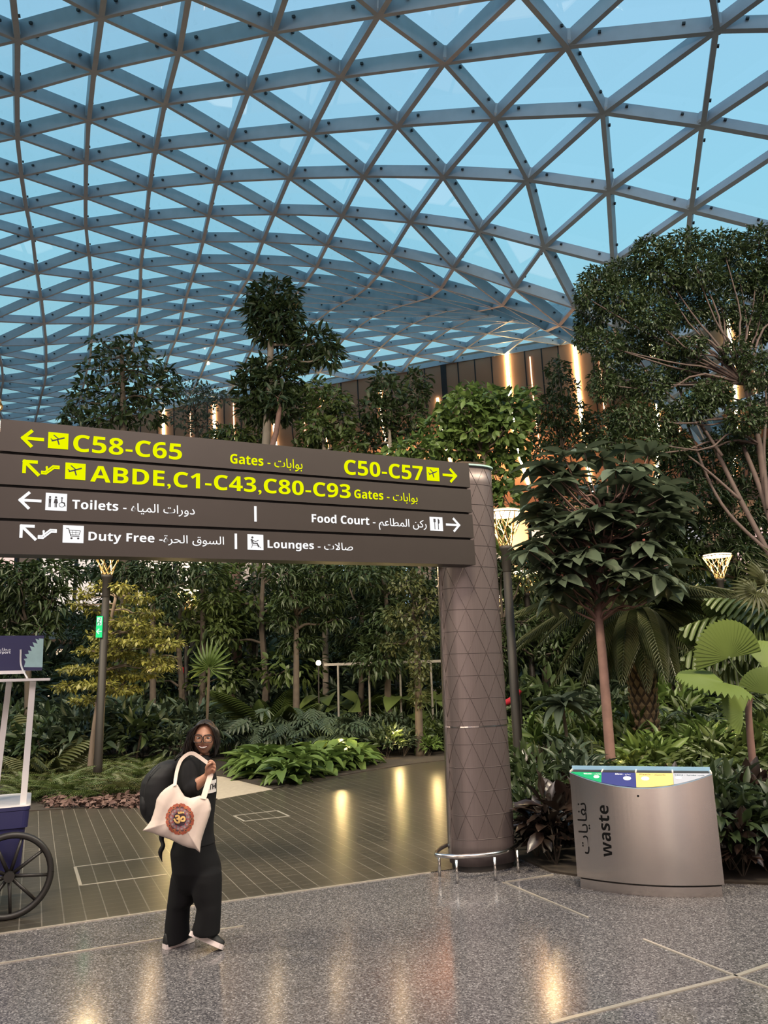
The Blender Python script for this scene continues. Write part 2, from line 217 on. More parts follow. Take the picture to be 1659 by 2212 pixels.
# ---------------------------------------------------------------- ground: terrazzo hall floor, dark paved walk, planting beds
def terrazzo():
    m, t, out = node_mat('terrazzo'); b = t.nodes.new('ShaderNodeBsdfPrincipled'); t.links.new(b.outputs[0], out.inputs[0])
    tc = t.nodes.new('ShaderNodeTexCoord'); v = t.nodes.new('ShaderNodeTexVoronoi'); v.inputs['Scale'].default_value = 110; t.links.new(tc.outputs['Object'], v.inputs['Vector'])
    sp = t.nodes.new('ShaderNodeSeparateColor'); t.links.new(v.outputs['Color'], sp.inputs[0])
    r = t.nodes.new('ShaderNodeValToRGB'); t.links.new(sp.outputs[0], r.inputs[0]); r.color_ramp.elements[0].color = (.045, .043, .048, 1); r.color_ramp.elements[1].color = (.34, .32, .32, 1)
    for p, c in ((.35, (.09, .085, .09)), (.72, (.155, .145, .147)), (.88, (.20, .187, .19))): e = r.color_ramp.elements.new(p); e.color = (*c, 1)
    n = t.nodes.new('ShaderNodeTexNoise'); n.inputs['Scale'].default_value = .8; t.links.new(tc.outputs['Object'], n.inputs['Vector'])
    mx = t.nodes.new('ShaderNodeMix'); mx.data_type = 'RGBA'; mx.blend_type = 'MULTIPLY'; mx.inputs[0].default_value = .35; t.links.new(r.outputs[0], mx.inputs[6]); t.links.new(n.outputs['Color'], mx.inputs[7])
    t.links.new(r.outputs[0], b.inputs['Base Color']); b.inputs['Roughness'].default_value = .2; b.inputs['Specular IOR Level'].default_value = .6
    mr = t.nodes.new('ShaderNodeMapRange'); mr.inputs[3].default_value = .10; mr.inputs[4].default_value = .18; t.links.new(n.outputs[0], mr.inputs[0]); t.links.new(mr.outputs[0], b.inputs['Roughness'])
    return m
def paving():
    m, t, out = node_mat('dark_stone_paving'); b = t.nodes.new('ShaderNodeBsdfPrincipled'); t.links.new(b.outputs[0], out.inputs[0])
    tc = t.nodes.new('ShaderNodeTexCoord'); mp = t.nodes.new('ShaderNodeMapping'); mp.inputs['Rotation'].default_value = (0, 0, math.radians(-24.3)); t.links.new(tc.outputs['Object'], mp.inputs[0])
    sx = t.nodes.new('ShaderNodeSeparateXYZ'); t.links.new(mp.outputs[0], sx.inputs[0])
    def mth(op, a, bv=None):
        q = t.nodes.new('ShaderNodeMath'); q.operation = op
        if hasattr(a, 'links'): t.links.new(a, q.inputs[0])
        else: q.inputs[0].default_value = a
        if bv is not None:
            if hasattr(bv, 'links'): t.links.new(bv, q.inputs[1])
            else: q.inputs[1].default_value = bv
        return q.outputs[0]
    n = t.nodes.new('ShaderNodeTexNoise'); n.inputs['Scale'].default_value = 1.6; n.inputs['Detail'].default_value = 4; t.links.new(mp.outputs[0], n.inputs['Vector'])
    n2 = t.nodes.new('ShaderNodeTexNoise'); n2.inputs['Scale'].default_value = 5; n2.inputs['Detail'].default_value = 3; t.links.new(mp.outputs[0], n2.inputs['Vector'])
    lx = mth('LESS_THAN', mth('FRACT', mth('DIVIDE', sx.outputs[0], .168)), .055); ly = mth('LESS_THAN', mth('FRACT', mth('DIVIDE', sx.outputs[1], .135)), .055)
    fac = mth('ADD', mth('MULTIPLY', lx, mth('MULTIPLY', n.outputs[0], 1.0)), mth('MULTIPLY', ly, mth('MULTIPLY', mth('POWER', n2.outputs[0], 1.4), .95)))
    mx = t.nodes.new('ShaderNodeMix'); mx.data_type = 'RGBA'; mx.inputs[7].default_value = (.27, .24, .20, 1)
    c2 = t.nodes.new('ShaderNodeMix'); c2.data_type = 'RGBA'; c2.inputs[6].default_value = (.032, .028, .022, 1); c2.inputs[7].default_value = (.066, .056, .043, 1); t.links.new(n2.outputs[0], c2.inputs[0])
    t.links.new(c2.outputs[2], mx.inputs[6]); t.links.new(fac, mx.inputs[0]); t.links.new(mx.outputs[2], b.inputs['Base Color'])
    b.inputs['Roughness'].default_value = .3; b.inputs['Specular IOR Level'].default_value = .5; return m
M_TERR = terrazzo(); M_PAVE = paving()
M_SAND = P('sandstone_path', (.33, .28, .22), .7, noise=.25, nscale=14)
M_SOIL = P('soil', (.028, .02, .014), .95, noise=.5, nscale=18, bump=.6)
M_BRASS = P('floor_strip_metal', (.62, .56, .48), .35, .6)
STRUCT = dict(kind='structure')
G().slab([(-70, -14, 0), (70, -14, 0), (70, 95, 0), (-70, 95, 0)], (0, 0, -.2)).build('floor', M_TERR, **STRUCT)
u24 = np.array([math.cos(math.radians(23.8)), math.sin(math.radians(23.8)), 0]); edge0 = ground(465, 1950)
bedL = [ground(*p) for p in ((0, 1757), (170, 1748), (330, 1740), (470, 1728))]; sideA = ground(470, 1728); sideB = ground(590, 1706)
bedM = [ground(*p) for p in ((590, 1706), (650, 1690), (720, 1680), (780, 1669), (840, 1659), (900, 1650), (960, 1644), (1030, 1641), (1090, 1640), (1130, 1640))]
wl = edge0 - u24*18
path = [wl, ground(930, 1885)+u24*.9, ground(1105, 1845), ground(1100, 1760), ground(1110, 1700)] + bedM[::-1] + bedL[::-1] + [bedL[0]+np.array([-14, 1.5, 0])]
G().slab([p+np.array([0, 0, .002]) for p in path], (0, 0, .004)).build('floor_paving', M_PAVE, **STRUCT)
G().slab([p+np.array([0, 0, .003]) for p in (sideA, sideB, sideB+np.array([-1.3, 2.0, 0]), sideB+np.array([-3.4, 4.0, 0]), sideB+np.array([-7, 6, 0]), sideB+np.array([-8, 4.6, 0]), sideA+np.array([-3.2, 2.2, 0]), sideA+np.array([-.9, .9, 0]))], (0, 0, .006)).build('floor_side_path', M_SAND, **STRUCT)
def bed(name, pts): return G().slab([np.array([p[0], p[1], -.05]) for p in pts], (0, 0, .07)).build(name, M_SOIL, **STRUCT)
bed('soil_bed_left', [bedL[0]+np.array([-14, 1.5, 0])]+bedL+[sideA+np.array([-.9, .9, 0]), sideA+np.array([-3.2, 2.2, 0]), sideB+np.array([-8, 4.6, 0]), (-40, 60, 0)])
bed('soil_bed_middle', bedM+[(9, 30, 0), (12, 60, 0), (-30, 60, 0), sideB+np.array([-7, 6, 0]), sideB+np.array([-3.4, 4.0, 0]), sideB+np.array([-1.3, 2.0, 0])])
bedR = [ground(*p) for p in ((1140, 1646), (1112, 1705), (1105, 1760), (1112, 1850), (1190, 1885), (1245, 1893), (1420, 1903), (1659, 1912), (1800, 1915))]
bed('soil_bed_right', bedR+[(30, 9, 0), (40, 60, 0), (13, 60, 0), (9.5, 30, 0)])
def strip(name, pts, w=.02): 
    g = G()
    for a, b in zip(pts[:-1], pts[1:]): g.bar(np.asarray(a)+[0, 0, .004], np.asarray(b)+[0, 0, .004], w, .008)
    return g.build(name, M_BRASS, **STRUCT)
strip('trim_1', [wl, ground(930, 1885)], .018)
strip('trim_2', [ground(0, 2082)-3*(ground(345, 2029)-ground(0, 2082)), ground(0, 2082), ground(345, 2029), ground(525, 2001)], .016)
strip('trim_3', [ground(1088, 1906), ground(1270, 1983)], .018); strip('trim_4', [ground(1390, 2030), ground(1590, 2110), ground(1700, 2150)], .018)
strip('trim_5', [ground(1190, 2212), ground(1390, 2160), ground(1590, 2110), ground(1659, 2086), ground(1760, 2050)], .03); strip('trim_6', [ground(1085, 1907), ground(1195, 1890)], .018)
strip('trim_7', [ground(505, 1763), ground(598, 1752), ground(625, 1764), ground(528, 1775), ground(505, 1763)], .03)
strip('trim_8', [ground(162, 1874), ground(345, 1851)], .03); strip('trim_9', [ground(162, 1874), ground(174, 1914), ground(360, 1890)], .03)
# ---------------------------------------------------------------- glass roof: triangulated steel gridshell
DOME = {}
for q in DOME_TXT.split(';'):
    h, d, x, y, z = q.split(','); DOME[(int(h), int(d))] = np.array([float(x), float(y), float(z)])
M_STEEL = P('painted_steel', (.42, .49, .56), .5, .1, .4, noise=.12, nscale=3)
def glass_mat():
    m, t, out = node_mat('roof_glass'); tr = t.nodes.new('ShaderNodeBsdfTransparent'); tr.inputs[0].default_value = (.86, .95, .97, 1); gl = t.nodes.new('ShaderNodeBsdfGlossy'); gl.inputs['Roughness'].default_value = .015
    lw = t.nodes.new('ShaderNodeLayerWeight'); pw = t.nodes.new('ShaderNodeMath'); pw.operation = 'POWER'; pw.inputs[1].default_value = 4; t.links.new(lw.outputs['Facing'], pw.inputs[0]); fr = t.nodes.new('ShaderNodeMath'); fr.operation = 'MULTIPLY_ADD'; fr.inputs[1].default_value = .5; fr.inputs[2].default_value = .03; t.links.new(pw.outputs[0], fr.inputs[0]); mx = t.nodes.new('ShaderNodeMixShader'); t.links.new(fr.outputs[0], mx.inputs[0]); t.links.new(tr.outputs[0], mx.inputs[1]); t.links.new(gl.outputs[0], mx.inputs[2]); t.links.new(mx.outputs[0], out.inputs[0]); return m
M_GLASS = glass_mat()
nb6 = ((0, 1), (1, 0), (1, -1), (0, -1), (-1, 0), (-1, 1)); NRM = {}
for k, p in DOME.items():
    n = np.zeros(3); ring = [DOME.get((k[0]+a, k[1]+b)) for a, b in nb6]
    for i in range(6):
        a, b = ring[i], ring[(i+1) % 6]
        if a is not None and b is not None: c = np.cross(a-p, b-p); n += c if c[2] > 0 else -c
    NRM[k] = nrm(n) if np.linalg.norm(n) > 0 else np.array([0, 0, 1.])
edges = [(k, (k[0]+a, k[1]+b)) for k in DOME for a, b in nb6[:3] if (k[0]+a, k[1]+b) in DOME]
tris = [(k, (k[0]+1, k[1]), (k[0], k[1]+1)) for k in DOME if (k[0]+1, k[1]) in DOME and (k[0], k[1]+1) in DOME] + [(k, (k[0]+1, k[1]-1), (k[0]+1, k[1])) for k in DOME if (k[0]+1, k[1]-1) in DOME and (k[0]+1, k[1]) in DOME]
def seen(ks):
    q = proj([DOME[k] for k in ks]); a = q.min(0); b = q.max(0); w = max(0, min(b[0], W)-max(a[0], 0)); h = max(0, min(b[1], 900)-max(a[1], 0)); return (w+2)*(h+2) if w and h else 0
roof = thing('ceiling', (0, 40, 24), None, None); tag(roof, kind='structure')
def beam(g, e):
    a, b = DOME[e[0]], DOME[e[1]]; n = nrm(NRM[e[0]]+NRM[e[1]]); D = .40
    g.bar(a-n*D/2, b-n*D/2, .145, D, n)
    g.bar(a+n*.03, b+n*.03, .09, .06, n)
edges.sort(key=seen, reverse=True); rest = G()
for i, e in enumerate(edges):
    if i < 100: g = G(); beam(g, e); g.build('beam', M_STEEL, roof)
    else: beam(rest, e)
rest.build('beam', M_STEEL, roof, kind='stuff')
g = G()
for k, p in DOME.items():
    n = NRM[k]; x = nrm(np.cross(n, [0, 1, .1])); y = np.cross(n, x); a = np.arange(10)*2*math.pi/10; c = np.cos(a)[:, None]*x+np.sin(a)[:, None]*y
    g.loft([p-n*.37+.16*c, p-n*.3+.21*c, p+n*.02+.21*c, p+n*.05+.15*c])
g.build('node_hub', M_STEEL, roof, kind='stuff')
g = G()
for e in edges:
    a, b = DOME[e[0]], DOME[e[1]]; n = nrm(NRM[e[0]]+NRM[e[1]]); d = nrm(b-a); s = np.cross(d, n)
    for t in (.22, .78): g.box(a+(b-a)*t+s*.11-n*.12, (.06, .08, .06), (s, d, n))
g.build('sprinkler_nozzle', P('dark_fitting', (.03, .035, .04), .5), roof, kind='stuff')
tris.sort(key=seen, reverse=True); rest = G()
for i, t_ in enumerate(tris):
    p = [DOME[k] for k in t_]; n = nrm(np.cross(p[1]-p[0], p[2]-p[0])); n = n if n[2] > 0 else -n
    if i < 100: G().slab([q+n*.055 for q in p], n*.03).build('glass_pane', M_GLASS, roof)
    else: rest.slab([q+n*.055 for q in p], n*.03)
rest.build('glass_pane', M_GLASS, roof, kind='stuff')
# ---------------------------------------------------------------- copper coloured wall hanging from the roof edge, curling outwards over the mall
top = [DOME[(15, d)] for d in range(-22, -6)]
dl = top[0]-top[1]; dr = top[-1]-top[-2]
top = [top[0]+dl*1.0*i+np.array([0, -.25*i*i, 0]) for i in range(8, 0, -1)] + top + [top[-1]+dr*i+np.array([0, -.22*i*i, 0]) for i in range(1, 9)]
topc = curve(top, 160)
tang = np.gradient(topc, axis=0); outw = np.stack([-tang[:, 1], tang[:, 0], 0*tang[:, 0]], 1); outw /= np.linalg.norm(outw, axis=1)[:, None]
for i in range(len(outw)):
    if outw[i] @ np.array([0, 1., 0]) < 0: outw[i] *= -1
PROF = curve([(0, 0.1), (.15, -2.2), (.7, -4.6), (2.4, -6.6), (6, -8.2), (13, -9.4), (24, -10.0)], 40)
def wall_pt(i, j):
    i = float(np.clip(i, 0, len(topc)-1.001)); k = int(i); u = i-k; b = topc[k]*(1-u)+topc[k+1]*u; o = nrm(outw[k]*(1-u)+outw[k+1]*u)
    j = float(np.clip(j, 0, len(PROF)-1.001)); l = int(j); w = j-l; q = PROF[l]*(1-w)+PROF[l+1]*w; return b+o*q[0]+np.array([0, 0, q[1]])
def wall_mat():
    m, t, out = node_mat('copper_panels'); b = t.nodes.new('ShaderNodeBsdfPrincipled'); t.links.new(b.outputs[0], out.inputs[0])
    tc = t.nodes.new('ShaderNodeTexCoord'); n = t.nodes.new('ShaderNodeTexNoise'); n.inputs['Scale'].default_value = .4; t.links.new(tc.outputs['Object'], n.inputs['Vector'])
    mx = t.nodes.new('ShaderNodeMix'); mx.data_type = 'RGBA'; mx.inputs[6].default_value = (.32, .18, .105, 1); mx.inputs[7].default_value = (.40, .225, .135, 1); t.links.new(n.outputs[0], mx.inputs[0]); t.links.new(mx.outputs[2], b.inputs['Base Color']); b.inputs['Roughness'].default_value = .5; b.inputs['Metallic'].default_value = .15; return m
M_WALL = wall_mat(); M_SEAM = P('dark_joint', (.012, .012, .014), .6)
wall = thing('wall_far', topc[80], None, None); tag(wall, kind='structure')
g = G(); rows = [[wall_pt(i, j) for i in range(160)] for j in range(40)]; back = [[p+outw[min(i, 159)]*.3+np.array([0, 0, .3]) for i, p in enumerate(r)] for r in rows]
g.loft(rows, cap=False, closed=False); g.loft(back, cap=False, closed=False); g.build('panelling', M_WALL, wall, smooth=True)
def on_wall(i, j0, j1, w, out_=.04, k=14):
    pts = [wall_pt(i, j) for j in np.linspace(j0, j1, k)]; o = outw[int(np.clip(i, 0, 159))]; return [p-o*out_-np.array([0, 0, out_*(idx/k)]) for idx, p in enumerate(pts)]
def ribbon(g, pts, w, th, o):
    s = nrm(np.cross(o, [0, 0, 1])); v = []
    g.loft([[p-s*w/2, p+s*w/2, p+s*w/2+o*th, p-s*w/2+o*th] for p in pts])
g = G()
def i_at(px):
    xs = proj(topc)[:, 0]; return float(np.interp(px, xs, np.arange(len(xs))))
for px in np.arange(-200, 1900, 36): ribbon(g, on_wall(i_at(px), 0.3, 38, .1), .10, .05, outw[int(np.clip(i_at(px), 0, 159))])
g.build('panel_joint', M_SEAM, wall, kind='stuff')
g = G(); ribbon(g, on_wall(i_at(957), .2, 20, .5, .07), .42, .06, outw[int(i_at(957))]); g.build('dark_slot', M_SEAM, wall)
M_LED = emit_mat('led_strip', (1.0, .70, .36), 52); M_LED3 = emit_mat('soft_led_strip', (1.0, .72, .40), 18); M_LED2 = emit_mat('dim_led_strip', (1.0, .62, .36), 3.2)
LEDS = [(1094, 1, 30, .24, 0), (1240, 1, 34, .24, 0), (1143, 3, 24, .09, 1), (1290, 3, 26, .09, 1), (1404, 2, 34, .2, 0), (1450, 4, 30, .08, 1), (1570, 2, 33, .2, 0), (1612, 4, 26, .08, 1), (463, 2, 32, .22, 0), (354, 1, 30, .22, 0), (505, 3, 26, .09, 1), (412, 3, 30, .08, 1), (695, 4, 30, .18, 0), (820, 4, 32, .18, 0), (590, 5, 34, .2, 0), (940, 9, 36, .18, 0), (655, 6, 34, .08, 1)]
for px, j0, j1, w, dim in LEDS:
    i = i_at(px); g = G(); ribbon(g, on_wall(i, j0, j1, w, .12), w, .06, outw[int(i)])
    where = 'bright' if not dim else 'thin dim'
    g.build('light_strip', M_LED2 if dim else M_LED if px > 1000 else M_LED3, wall)
# ---------------------------------------------------------------- the concourse the photographer stands in
M_CONC = P('concourse_finish', (.45, .36, .30), .6)
G().box((0, -20.2, 5.5), (90, .4, 11.5)).build('wall_back', M_CONC, **STRUCT); G().box((0, -11.5, 11.3), (90, 17.8, .3)).build('ceiling_concourse', M_CONC, **STRUCT)
M_SIDE = P('side_finish', (.22, .15, .11), .7)
ADDED_GLOW = [(-16, 5, (.9, .7, .55), 3), (-9, 3.2, (1, .82, .66), 7), (-3.2, 2.2, (.9, .6, .6), 2.5), (1.5, 2.6, (1, .85, .7), 7.5), (6.2, 1.6, (.8, .8, 1), 2), (10.5, 3.4, (1, .75, .6), 5), (17, 5, (1, .8, .7), 3)]
for i, (x, w, c, s_) in enumerate(ADDED_GLOW): G().box((x, -19.9, 2.6), (w, .15, 4.4)).build('window_%d' % (101+i), emit_mat('shop_and_added_glow', c, s_), **STRUCT)  # glowing panels added behind the camera for the bin to mirror as bright streaks
for i, x in enumerate((-12.5, -5.8, -.9, 4.1, 8.0, 13.6)): G().box((x, -16, 5.5), (1.1, 1.1, 11)).build('column_%d' % (i+1), P('added_dark_pillar', (.05, .045, .045), .5), **STRUCT)  # dark pillars added out of view to break up the bin's reflections
G().box((-52, 34, 11), (.4, 110, 23)).build('wall_left', M_SIDE, **STRUCT); G().box((52, 34, 11), (.4, 110, 23)).build('wall_right', M_SIDE, **STRUCT)
# ---------------------------------------------------------------- lit mall behind the garden
M_SLAB = P('mall_slab', (.30, .27, .25), .7); M_MULL = P('shop_frame', (.05, .045, .045), .4, .5)
mall = thing('wall_mall', (0, 62, 0), None, None); tag(mall, kind='structure')
G().box((0, 62, 5.6), (120, 8, .7)).build('floor_slab', M_SLAB, mall); G().box((0, 66, 8), (120, .4, 16)).build('rear_wall', P('mall_rear_wall', (.35, .25, .18), .7), mall)
SHOPC = [(1, .78, .62), (1, .86, .76), (.95, .62, .55), (.95, .92, .95), (1, .74, .5), (.55, .75, 1)]
k = 0
for zz, hh in ((.2, 5.0), (6.0, 7.5)):
    for xx in np.arange(-46, 50, 7.5):
        c = SHOPC[(k*5+k//3) % 6]; s = thing('shop_window', (xx, 57.8, zz), None, None); tag(s, kind='structure'); s.name = 'window_%d' % (k+1)
        e = emit_mat('shop_and_added_glow', c, [1.0, 1.7, .6, 1.3][k % 4]); g = G(); g.box((xx, 58, zz+hh*.5), (5.6, .1, hh*.72)); g.build('lit_pane', e, s)
        g = G(); [g.box((xx+q*2.9, 57.95, zz+hh*.5), (.25, .3, hh*.85)) for q in (-1, 0, 1)]; [g.box((xx, 57.95, zz+hh*(.5+.4*q)), (6.0, .3, .3)) for q in (-1, 1)]; g.build('window_frame', M_MULL, s); k += 1
# ---------------------------------------------------------------- lettering
AR = {'ا': 'ﺍﺎ', 'ب': 'ﺏﺐﺑﺒ', 'ت': 'ﺕﺖﺗﺘ', 'ة': 'ﺓﺔ', 'ج': 'ﺝﺞﺟﺠ', 'ح': 'ﺡﺢﺣﺤ', 'د': 'ﺩﺪ', 'ر': 'ﺭﺮ', 'ز': 'ﺯﺰ', 'س': 'ﺱﺲﺳﺴ', 'ص': 'ﺹﺺﺻﺼ', 'ط': 'ﻁﻂﻃﻄ', 'ع': 'ﻉﻊﻋﻌ', 'ف': 'ﻑﻒﻓﻔ', 'ق': 'ﻕﻖﻗﻘ', 'ك': 'ﻙﻚﻛﻜ', 'ل': 'ﻝﻞﻟﻠ', 'م': 'ﻡﻢﻣﻤ', 'ن': 'ﻥﻦﻧﻨ', 'ه': 'ﻩﻪﻫﻬ', 'و': 'ﻭﻮ', 'ي': 'ﻱﻲﻳﻴ'}
def arabic(s):
    s = s.replace('لا', '\u0001'); out = []
    forms = dict(AR); forms['\u0001'] = 'ﻻﻼ'
    for i, c in enumerate(s):
        if c not in forms: out.append(c); continue
        prev = i > 0 and s[i-1] in forms and len(forms[s[i-1]]) == 4; f = forms[c]; nxt = i+1 < len(s) and s[i+1] in forms and len(f) == 4
        out.append(f[(3 if nxt else 1) if prev else (2 if nxt else 0)])
    return ''.join(out[::-1])
def sans(s):
    """the same words in the bold sans letter forms of the fallback font"""
    return ''.join(chr(0x1D5D4+ord(c)-65) if 'A' <= c <= 'Z' else chr(0x1D5EE+ord(c)-97) if 'a' <= c <= 'z' else chr(0x1D7EC+ord(c)-48) if '0' <= c <= '9' else c for c in s)
def text_geo(body, bold=0.0, depth=.004, res=3):
    c = bpy.data.curves.new('lettering', 'FONT'); c.body = body; c.offset = bold; c.extrude = depth; c.resolution_u = res
    o = bpy.data.objects.new('lettering', c); COL.objects.link(o); dg = bpy.context.evaluated_depsgraph_get(); me = o.evaluated_get(dg).to_mesh()
    v = np.array([q.co[:] for q in me.vertices]); f = [tuple(p.vertices) for p in me.polygons]
    o.evaluated_get(dg).to_mesh_clear(); bpy.data.objects.remove(o); bpy.data.curves.remove(c); return v, f
def lettering(body, fn, x0, x1, yb, cap, mat, parent, bold=.02, depth=.003, name='lettering', fit=True):
    """text set so that it spans x0..x1 with baseline yb and capital height cap, mapped to space by fn(x, y, z)"""
    v, f = text_geo(sans(body), bold, .5)
    lo, hi = v[:, 0].min(), v[:, 0].max(); sy = cap/.714; sx = (x1-x0)/(hi-lo) if fit else sy
    q = np.stack([x0+(v[:, 0]-lo)*sx, yb+v[:, 1]*sy, np.where(v[:, 2] > 0, depth, 0)], 1)
    return G().add(fn(q), f).build(name, mat, parent)
# ---------------------------------------------------------------- way-finding sign: four stacked dark boards on an oval column
uS = nrm(np.array([0.8857, 0.4643, 0.0204])); uH = nrm([uS[0], uS[1], 0]); nS = nrm(np.cross(uH, [0, 0, 1])); zS = np.cross(nS, uS); zS = zS if zS[2] > 0 else -zS
if nS[1] > 0: nS = -nS
P0 = at(1027, 1220, 7.85)
def sg(q):
    q = np.atleast_2d(q); return P0 + q[:, :1]*uS + q[:, 1:2]*zS + q[:, 2:3]*nS
colc = ground(1040, 1885); M_SIGN = P('dark_bronze_board', (.045, .036, .033), .42, .3, .5, noise=.06, nscale=8)
sign = thing('wayfinding_sign', (colc[0], colc[1], 0), 'tall airport direction sign, four dark boards with yellow and white lettering on oval column', 'sign')
M_YEL = emit_mat('lit_yellow', (.86, .92, .0), 1.0); M_WHT = emit_mat('lit_white', (1, 1, 1), 1.05); M_INK = P('pictogram_dark', (.02, .02, .03), .6)
def board(t0, t1, name='sign_board'):
    g = G(); g.box(sg((-2.21+.0, (t0+t1)/2, -.10))[0], (4.43, t1-t0, .20), (uS, zS, nS)); return g.build(name, M_SIGN, sign)
brd = [board(.818, 1.078), board(.549, .795), board(.281, .527), board(.0, .257)]
g = G(); g.box(sg((-2.21, .54, -.10))[0], (4.38, 1.02, .14), (uS, zS, nS)); g.build('board_core', P('sign_core', (.012, .01, .01), .6), sign)
def tx(b, body, x0, x1, yb, cap, m, bold=.02): return lettering(body, sg, x0, x1, yb, cap, m, b, bold)
def shape(b, polys, m, name, z0=0., z1=.004):
    g = G()
    for p in polys: g.slab(sg([(x, y, z0) for x, y in p]), nS*(z1-z0))
    return g.build(name, m, b)
def thick(pts, w):
    pts = np.asarray(pts, float); out = []
    for a, b in zip(pts[:-1], pts[1:]):
        d = nrm(b-a); n = np.array([-d[1], d[0]])*w/2; e = d*w*.4; out.append([a-n-e, b-n+e, b+n+e, a+n-e])
    return out
def arrow(b, x, y, L, ang, m, w=.022):
    c, s = math.cos(ang), math.sin(ang); R = np.array([[c, -s], [s, c]]); T = lambda pts: [R@np.array(p)+np.array([x, y]) for p in pts]
    shape(b, thick(T([(-L/2, 0), (L/2, 0)]), w)+thick(T([(L*.08, L*.42), (L/2, 0), (L*.08, -L*.42)]), w), m, 'arrow')
def circle(x, y, r, n=14): return [(x+r*math.cos(a), y+r*math.sin(a)) for a in np.arange(n)*2*math.pi/n]
def picto(b, x0, y0, x1, y1, m, kind):
    p = shape(b, [[(x0, y0), (x1, y0), (x1, y1), (x0, y1)]], m, 'pictogram'); w, h = x1-x0, y1-y0; T = lambda q: [(x0+u*w, y0+v*h) for u, v in q]; k = min(w, h)
    if kind == 'plane': S = thick(T([(.2, .46), (.78, .70)]), .085*k)+thick(T([(.46, .57), (.54, .28)]), .08*k)+thick(T([(.52, .6), (.28, .82)]), .06*k)+thick(T([(.24, .48), (.14, .58)]), .05*k)
    elif kind == 'wc':
        S = []
        for cx in (.2, .48): S += [T(circle(cx, .76, .055)), T([(cx-.06, .68), (cx+.06, .68), (cx+(.05 if cx < .3 else .1), .42), (cx-(.05 if cx < .3 else .1), .42)])]+thick(T([(cx-.03, .42), (cx-.03, .2)]), .05*k)+thick(T([(cx+.03, .42), (cx+.03, .2)]), .05*k)
        S += [T(circle(.76, .74, .05))]+thick(T([(.76, .66), (.76, .48), (.88, .46), (.92, .28)]), .05*k)+thick(T(circle(.76, .34, .13)+[(.89, .34)]), .03*k)
    elif kind == 'trolley': S = thick(T([(.16, .82), (.27, .80), (.38, .38), (.78, .38)]), .04*k)+thick(T([(.29, .72), (.84, .70), (.78, .46), (.36, .46), (.29, .72)]), .03*k)+thick(T([(.3, .6), (.8, .58)]), .02*k)+thick(T([(.46, .71), (.48, .46)]), .02*k)+thick(T([(.62, .71), (.62, .46)]), .02*k)+[T(circle(.42, .26, .055)), T(circle(.74, .26, .055))]
    elif kind == 'seat': S = [T(circle(.3, .8, .07))]+thick(T([(.26, .68), (.34, .42), (.6, .42), (.68, .2)]), .075*k)+thick(T([(.2, .66), (.3, .3), (.72, .3)]), .035*k)+thick(T([(.3, .3), (.24, .14)]), .035*k)+thick(T([(.62, .3), (.82, .14)]), .035*k)+thick(T([(.34, .6), (.5, .54), (.66, .62)]), .05*k)
    elif kind == 'fork': S = thick(T([(.36, .12), (.36, .6)]), .05*k)+[T([(.28, .62), (.44, .62), (.44, .86), (.28, .86)])]+thick(T([(.64, .12), (.64, .86)]), .05*k)+[T([(.66, .5), (.74, .56), (.74, .8), (.66, .86)])]
    shape(p, S, M_INK, 'symbol', .004, .0065)
def escalator(b, x, y, L, m): shape(b, thick([(x, y), (x+.25*L, y), (x+.72*L, y+.42*L), (x+L, y+.42*L), (x+L, y+.55*L), (x+.66*L, y+.55*L), (x+.2*L, y+.13*L), (x, y+.13*L), (x, y)], .013)+[circle(x+.28*L, y+.44*L, .07*L)]+thick([(x+.28*L, y+.36*L), (x+.3*L, y+.2*L)], .014), m, 'escalator_symbol')
b1, b2, b3, b4 = brd; PI = math.pi; gates = 'Gates - '+arabic('بوابات')
arrow(b1, -4.187, .937, .145, PI, M_YEL, .026); picto(b1, -4.074, .871, -3.922, 1.005, M_YEL, 'plane'); tx(b1, 'C58-C65', -3.884, -2.999, .862, .142, M_YEL, .0)
tx(b1, gates, -2.569, -1.876, .868, .088, M_YEL, .0); tx(b1, 'C50-C57', -1.445, -.565, .852, .147, M_YEL, .0); picto(b1, -.519, .856, -.372, .998, M_YEL, 'plane'); arrow(b1, -.243, .93, .15, 0, M_YEL, .026)
arrow(b2, -4.188, .694, .145, PI*.75, M_YEL, .026); escalator(b2, -4.11, .655, .124, M_YEL); picto(b2, -3.937, .623, -3.783, .76, M_YEL, 'plane'); tx(b2, 'ABDE,C1-C43,C80-C93', -3.745, -1.387, .616, .135, M_YEL, .0); tx(b2, gates, -1.348, -.646, .622, .085, M_YEL, .0)
arrow(b3, -4.185, .429, .145, PI, M_WHT, .022); picto(b3, -4.074, .358, -3.916, .499, M_WHT, 'wc'); tx(b3, 'Toilets - '+arabic('دورات المياه'), -3.876, -2.886, .381, .073, M_WHT, .0)
shape(b3, [[(-2.352, .345), (-2.33, .345), (-2.33, .485), (-2.352, .485)]], M_WHT, 'divider'); tx(b3, 'Food Court - '+arabic('ركن المطاعم'), -1.797, -.558, .364, .077, M_WHT, .0); picto(b3, -.517, .337, -.367, .478, M_WHT, 'fork'); arrow(b3, -.243, .407, .15, 0, M_WHT, .022)
arrow(b4, -4.188, .172, .145, PI*.75, M_WHT, .022); escalator(b4, -4.113, .132, .124, M_WHT); picto(b4, -3.938, .101, -3.782, .242, M_WHT, 'trolley'); tx(b4, 'Duty Free -'+arabic('السوق الحرة'), -3.745, -2.63, .126, .07, M_WHT, .0)
shape(b4, [[(-2.534, .089), (-2.513, .089), (-2.513, .228), (-2.534, .228)]], M_WHT, 'divider'); picto(b4, -2.417, .088, -2.271, .226, M_WHT, 'seat'); tx(b4, 'Lounges - '+arabic('صالات'), -2.231, -1.386, .11, .07, M_WHT, .0)
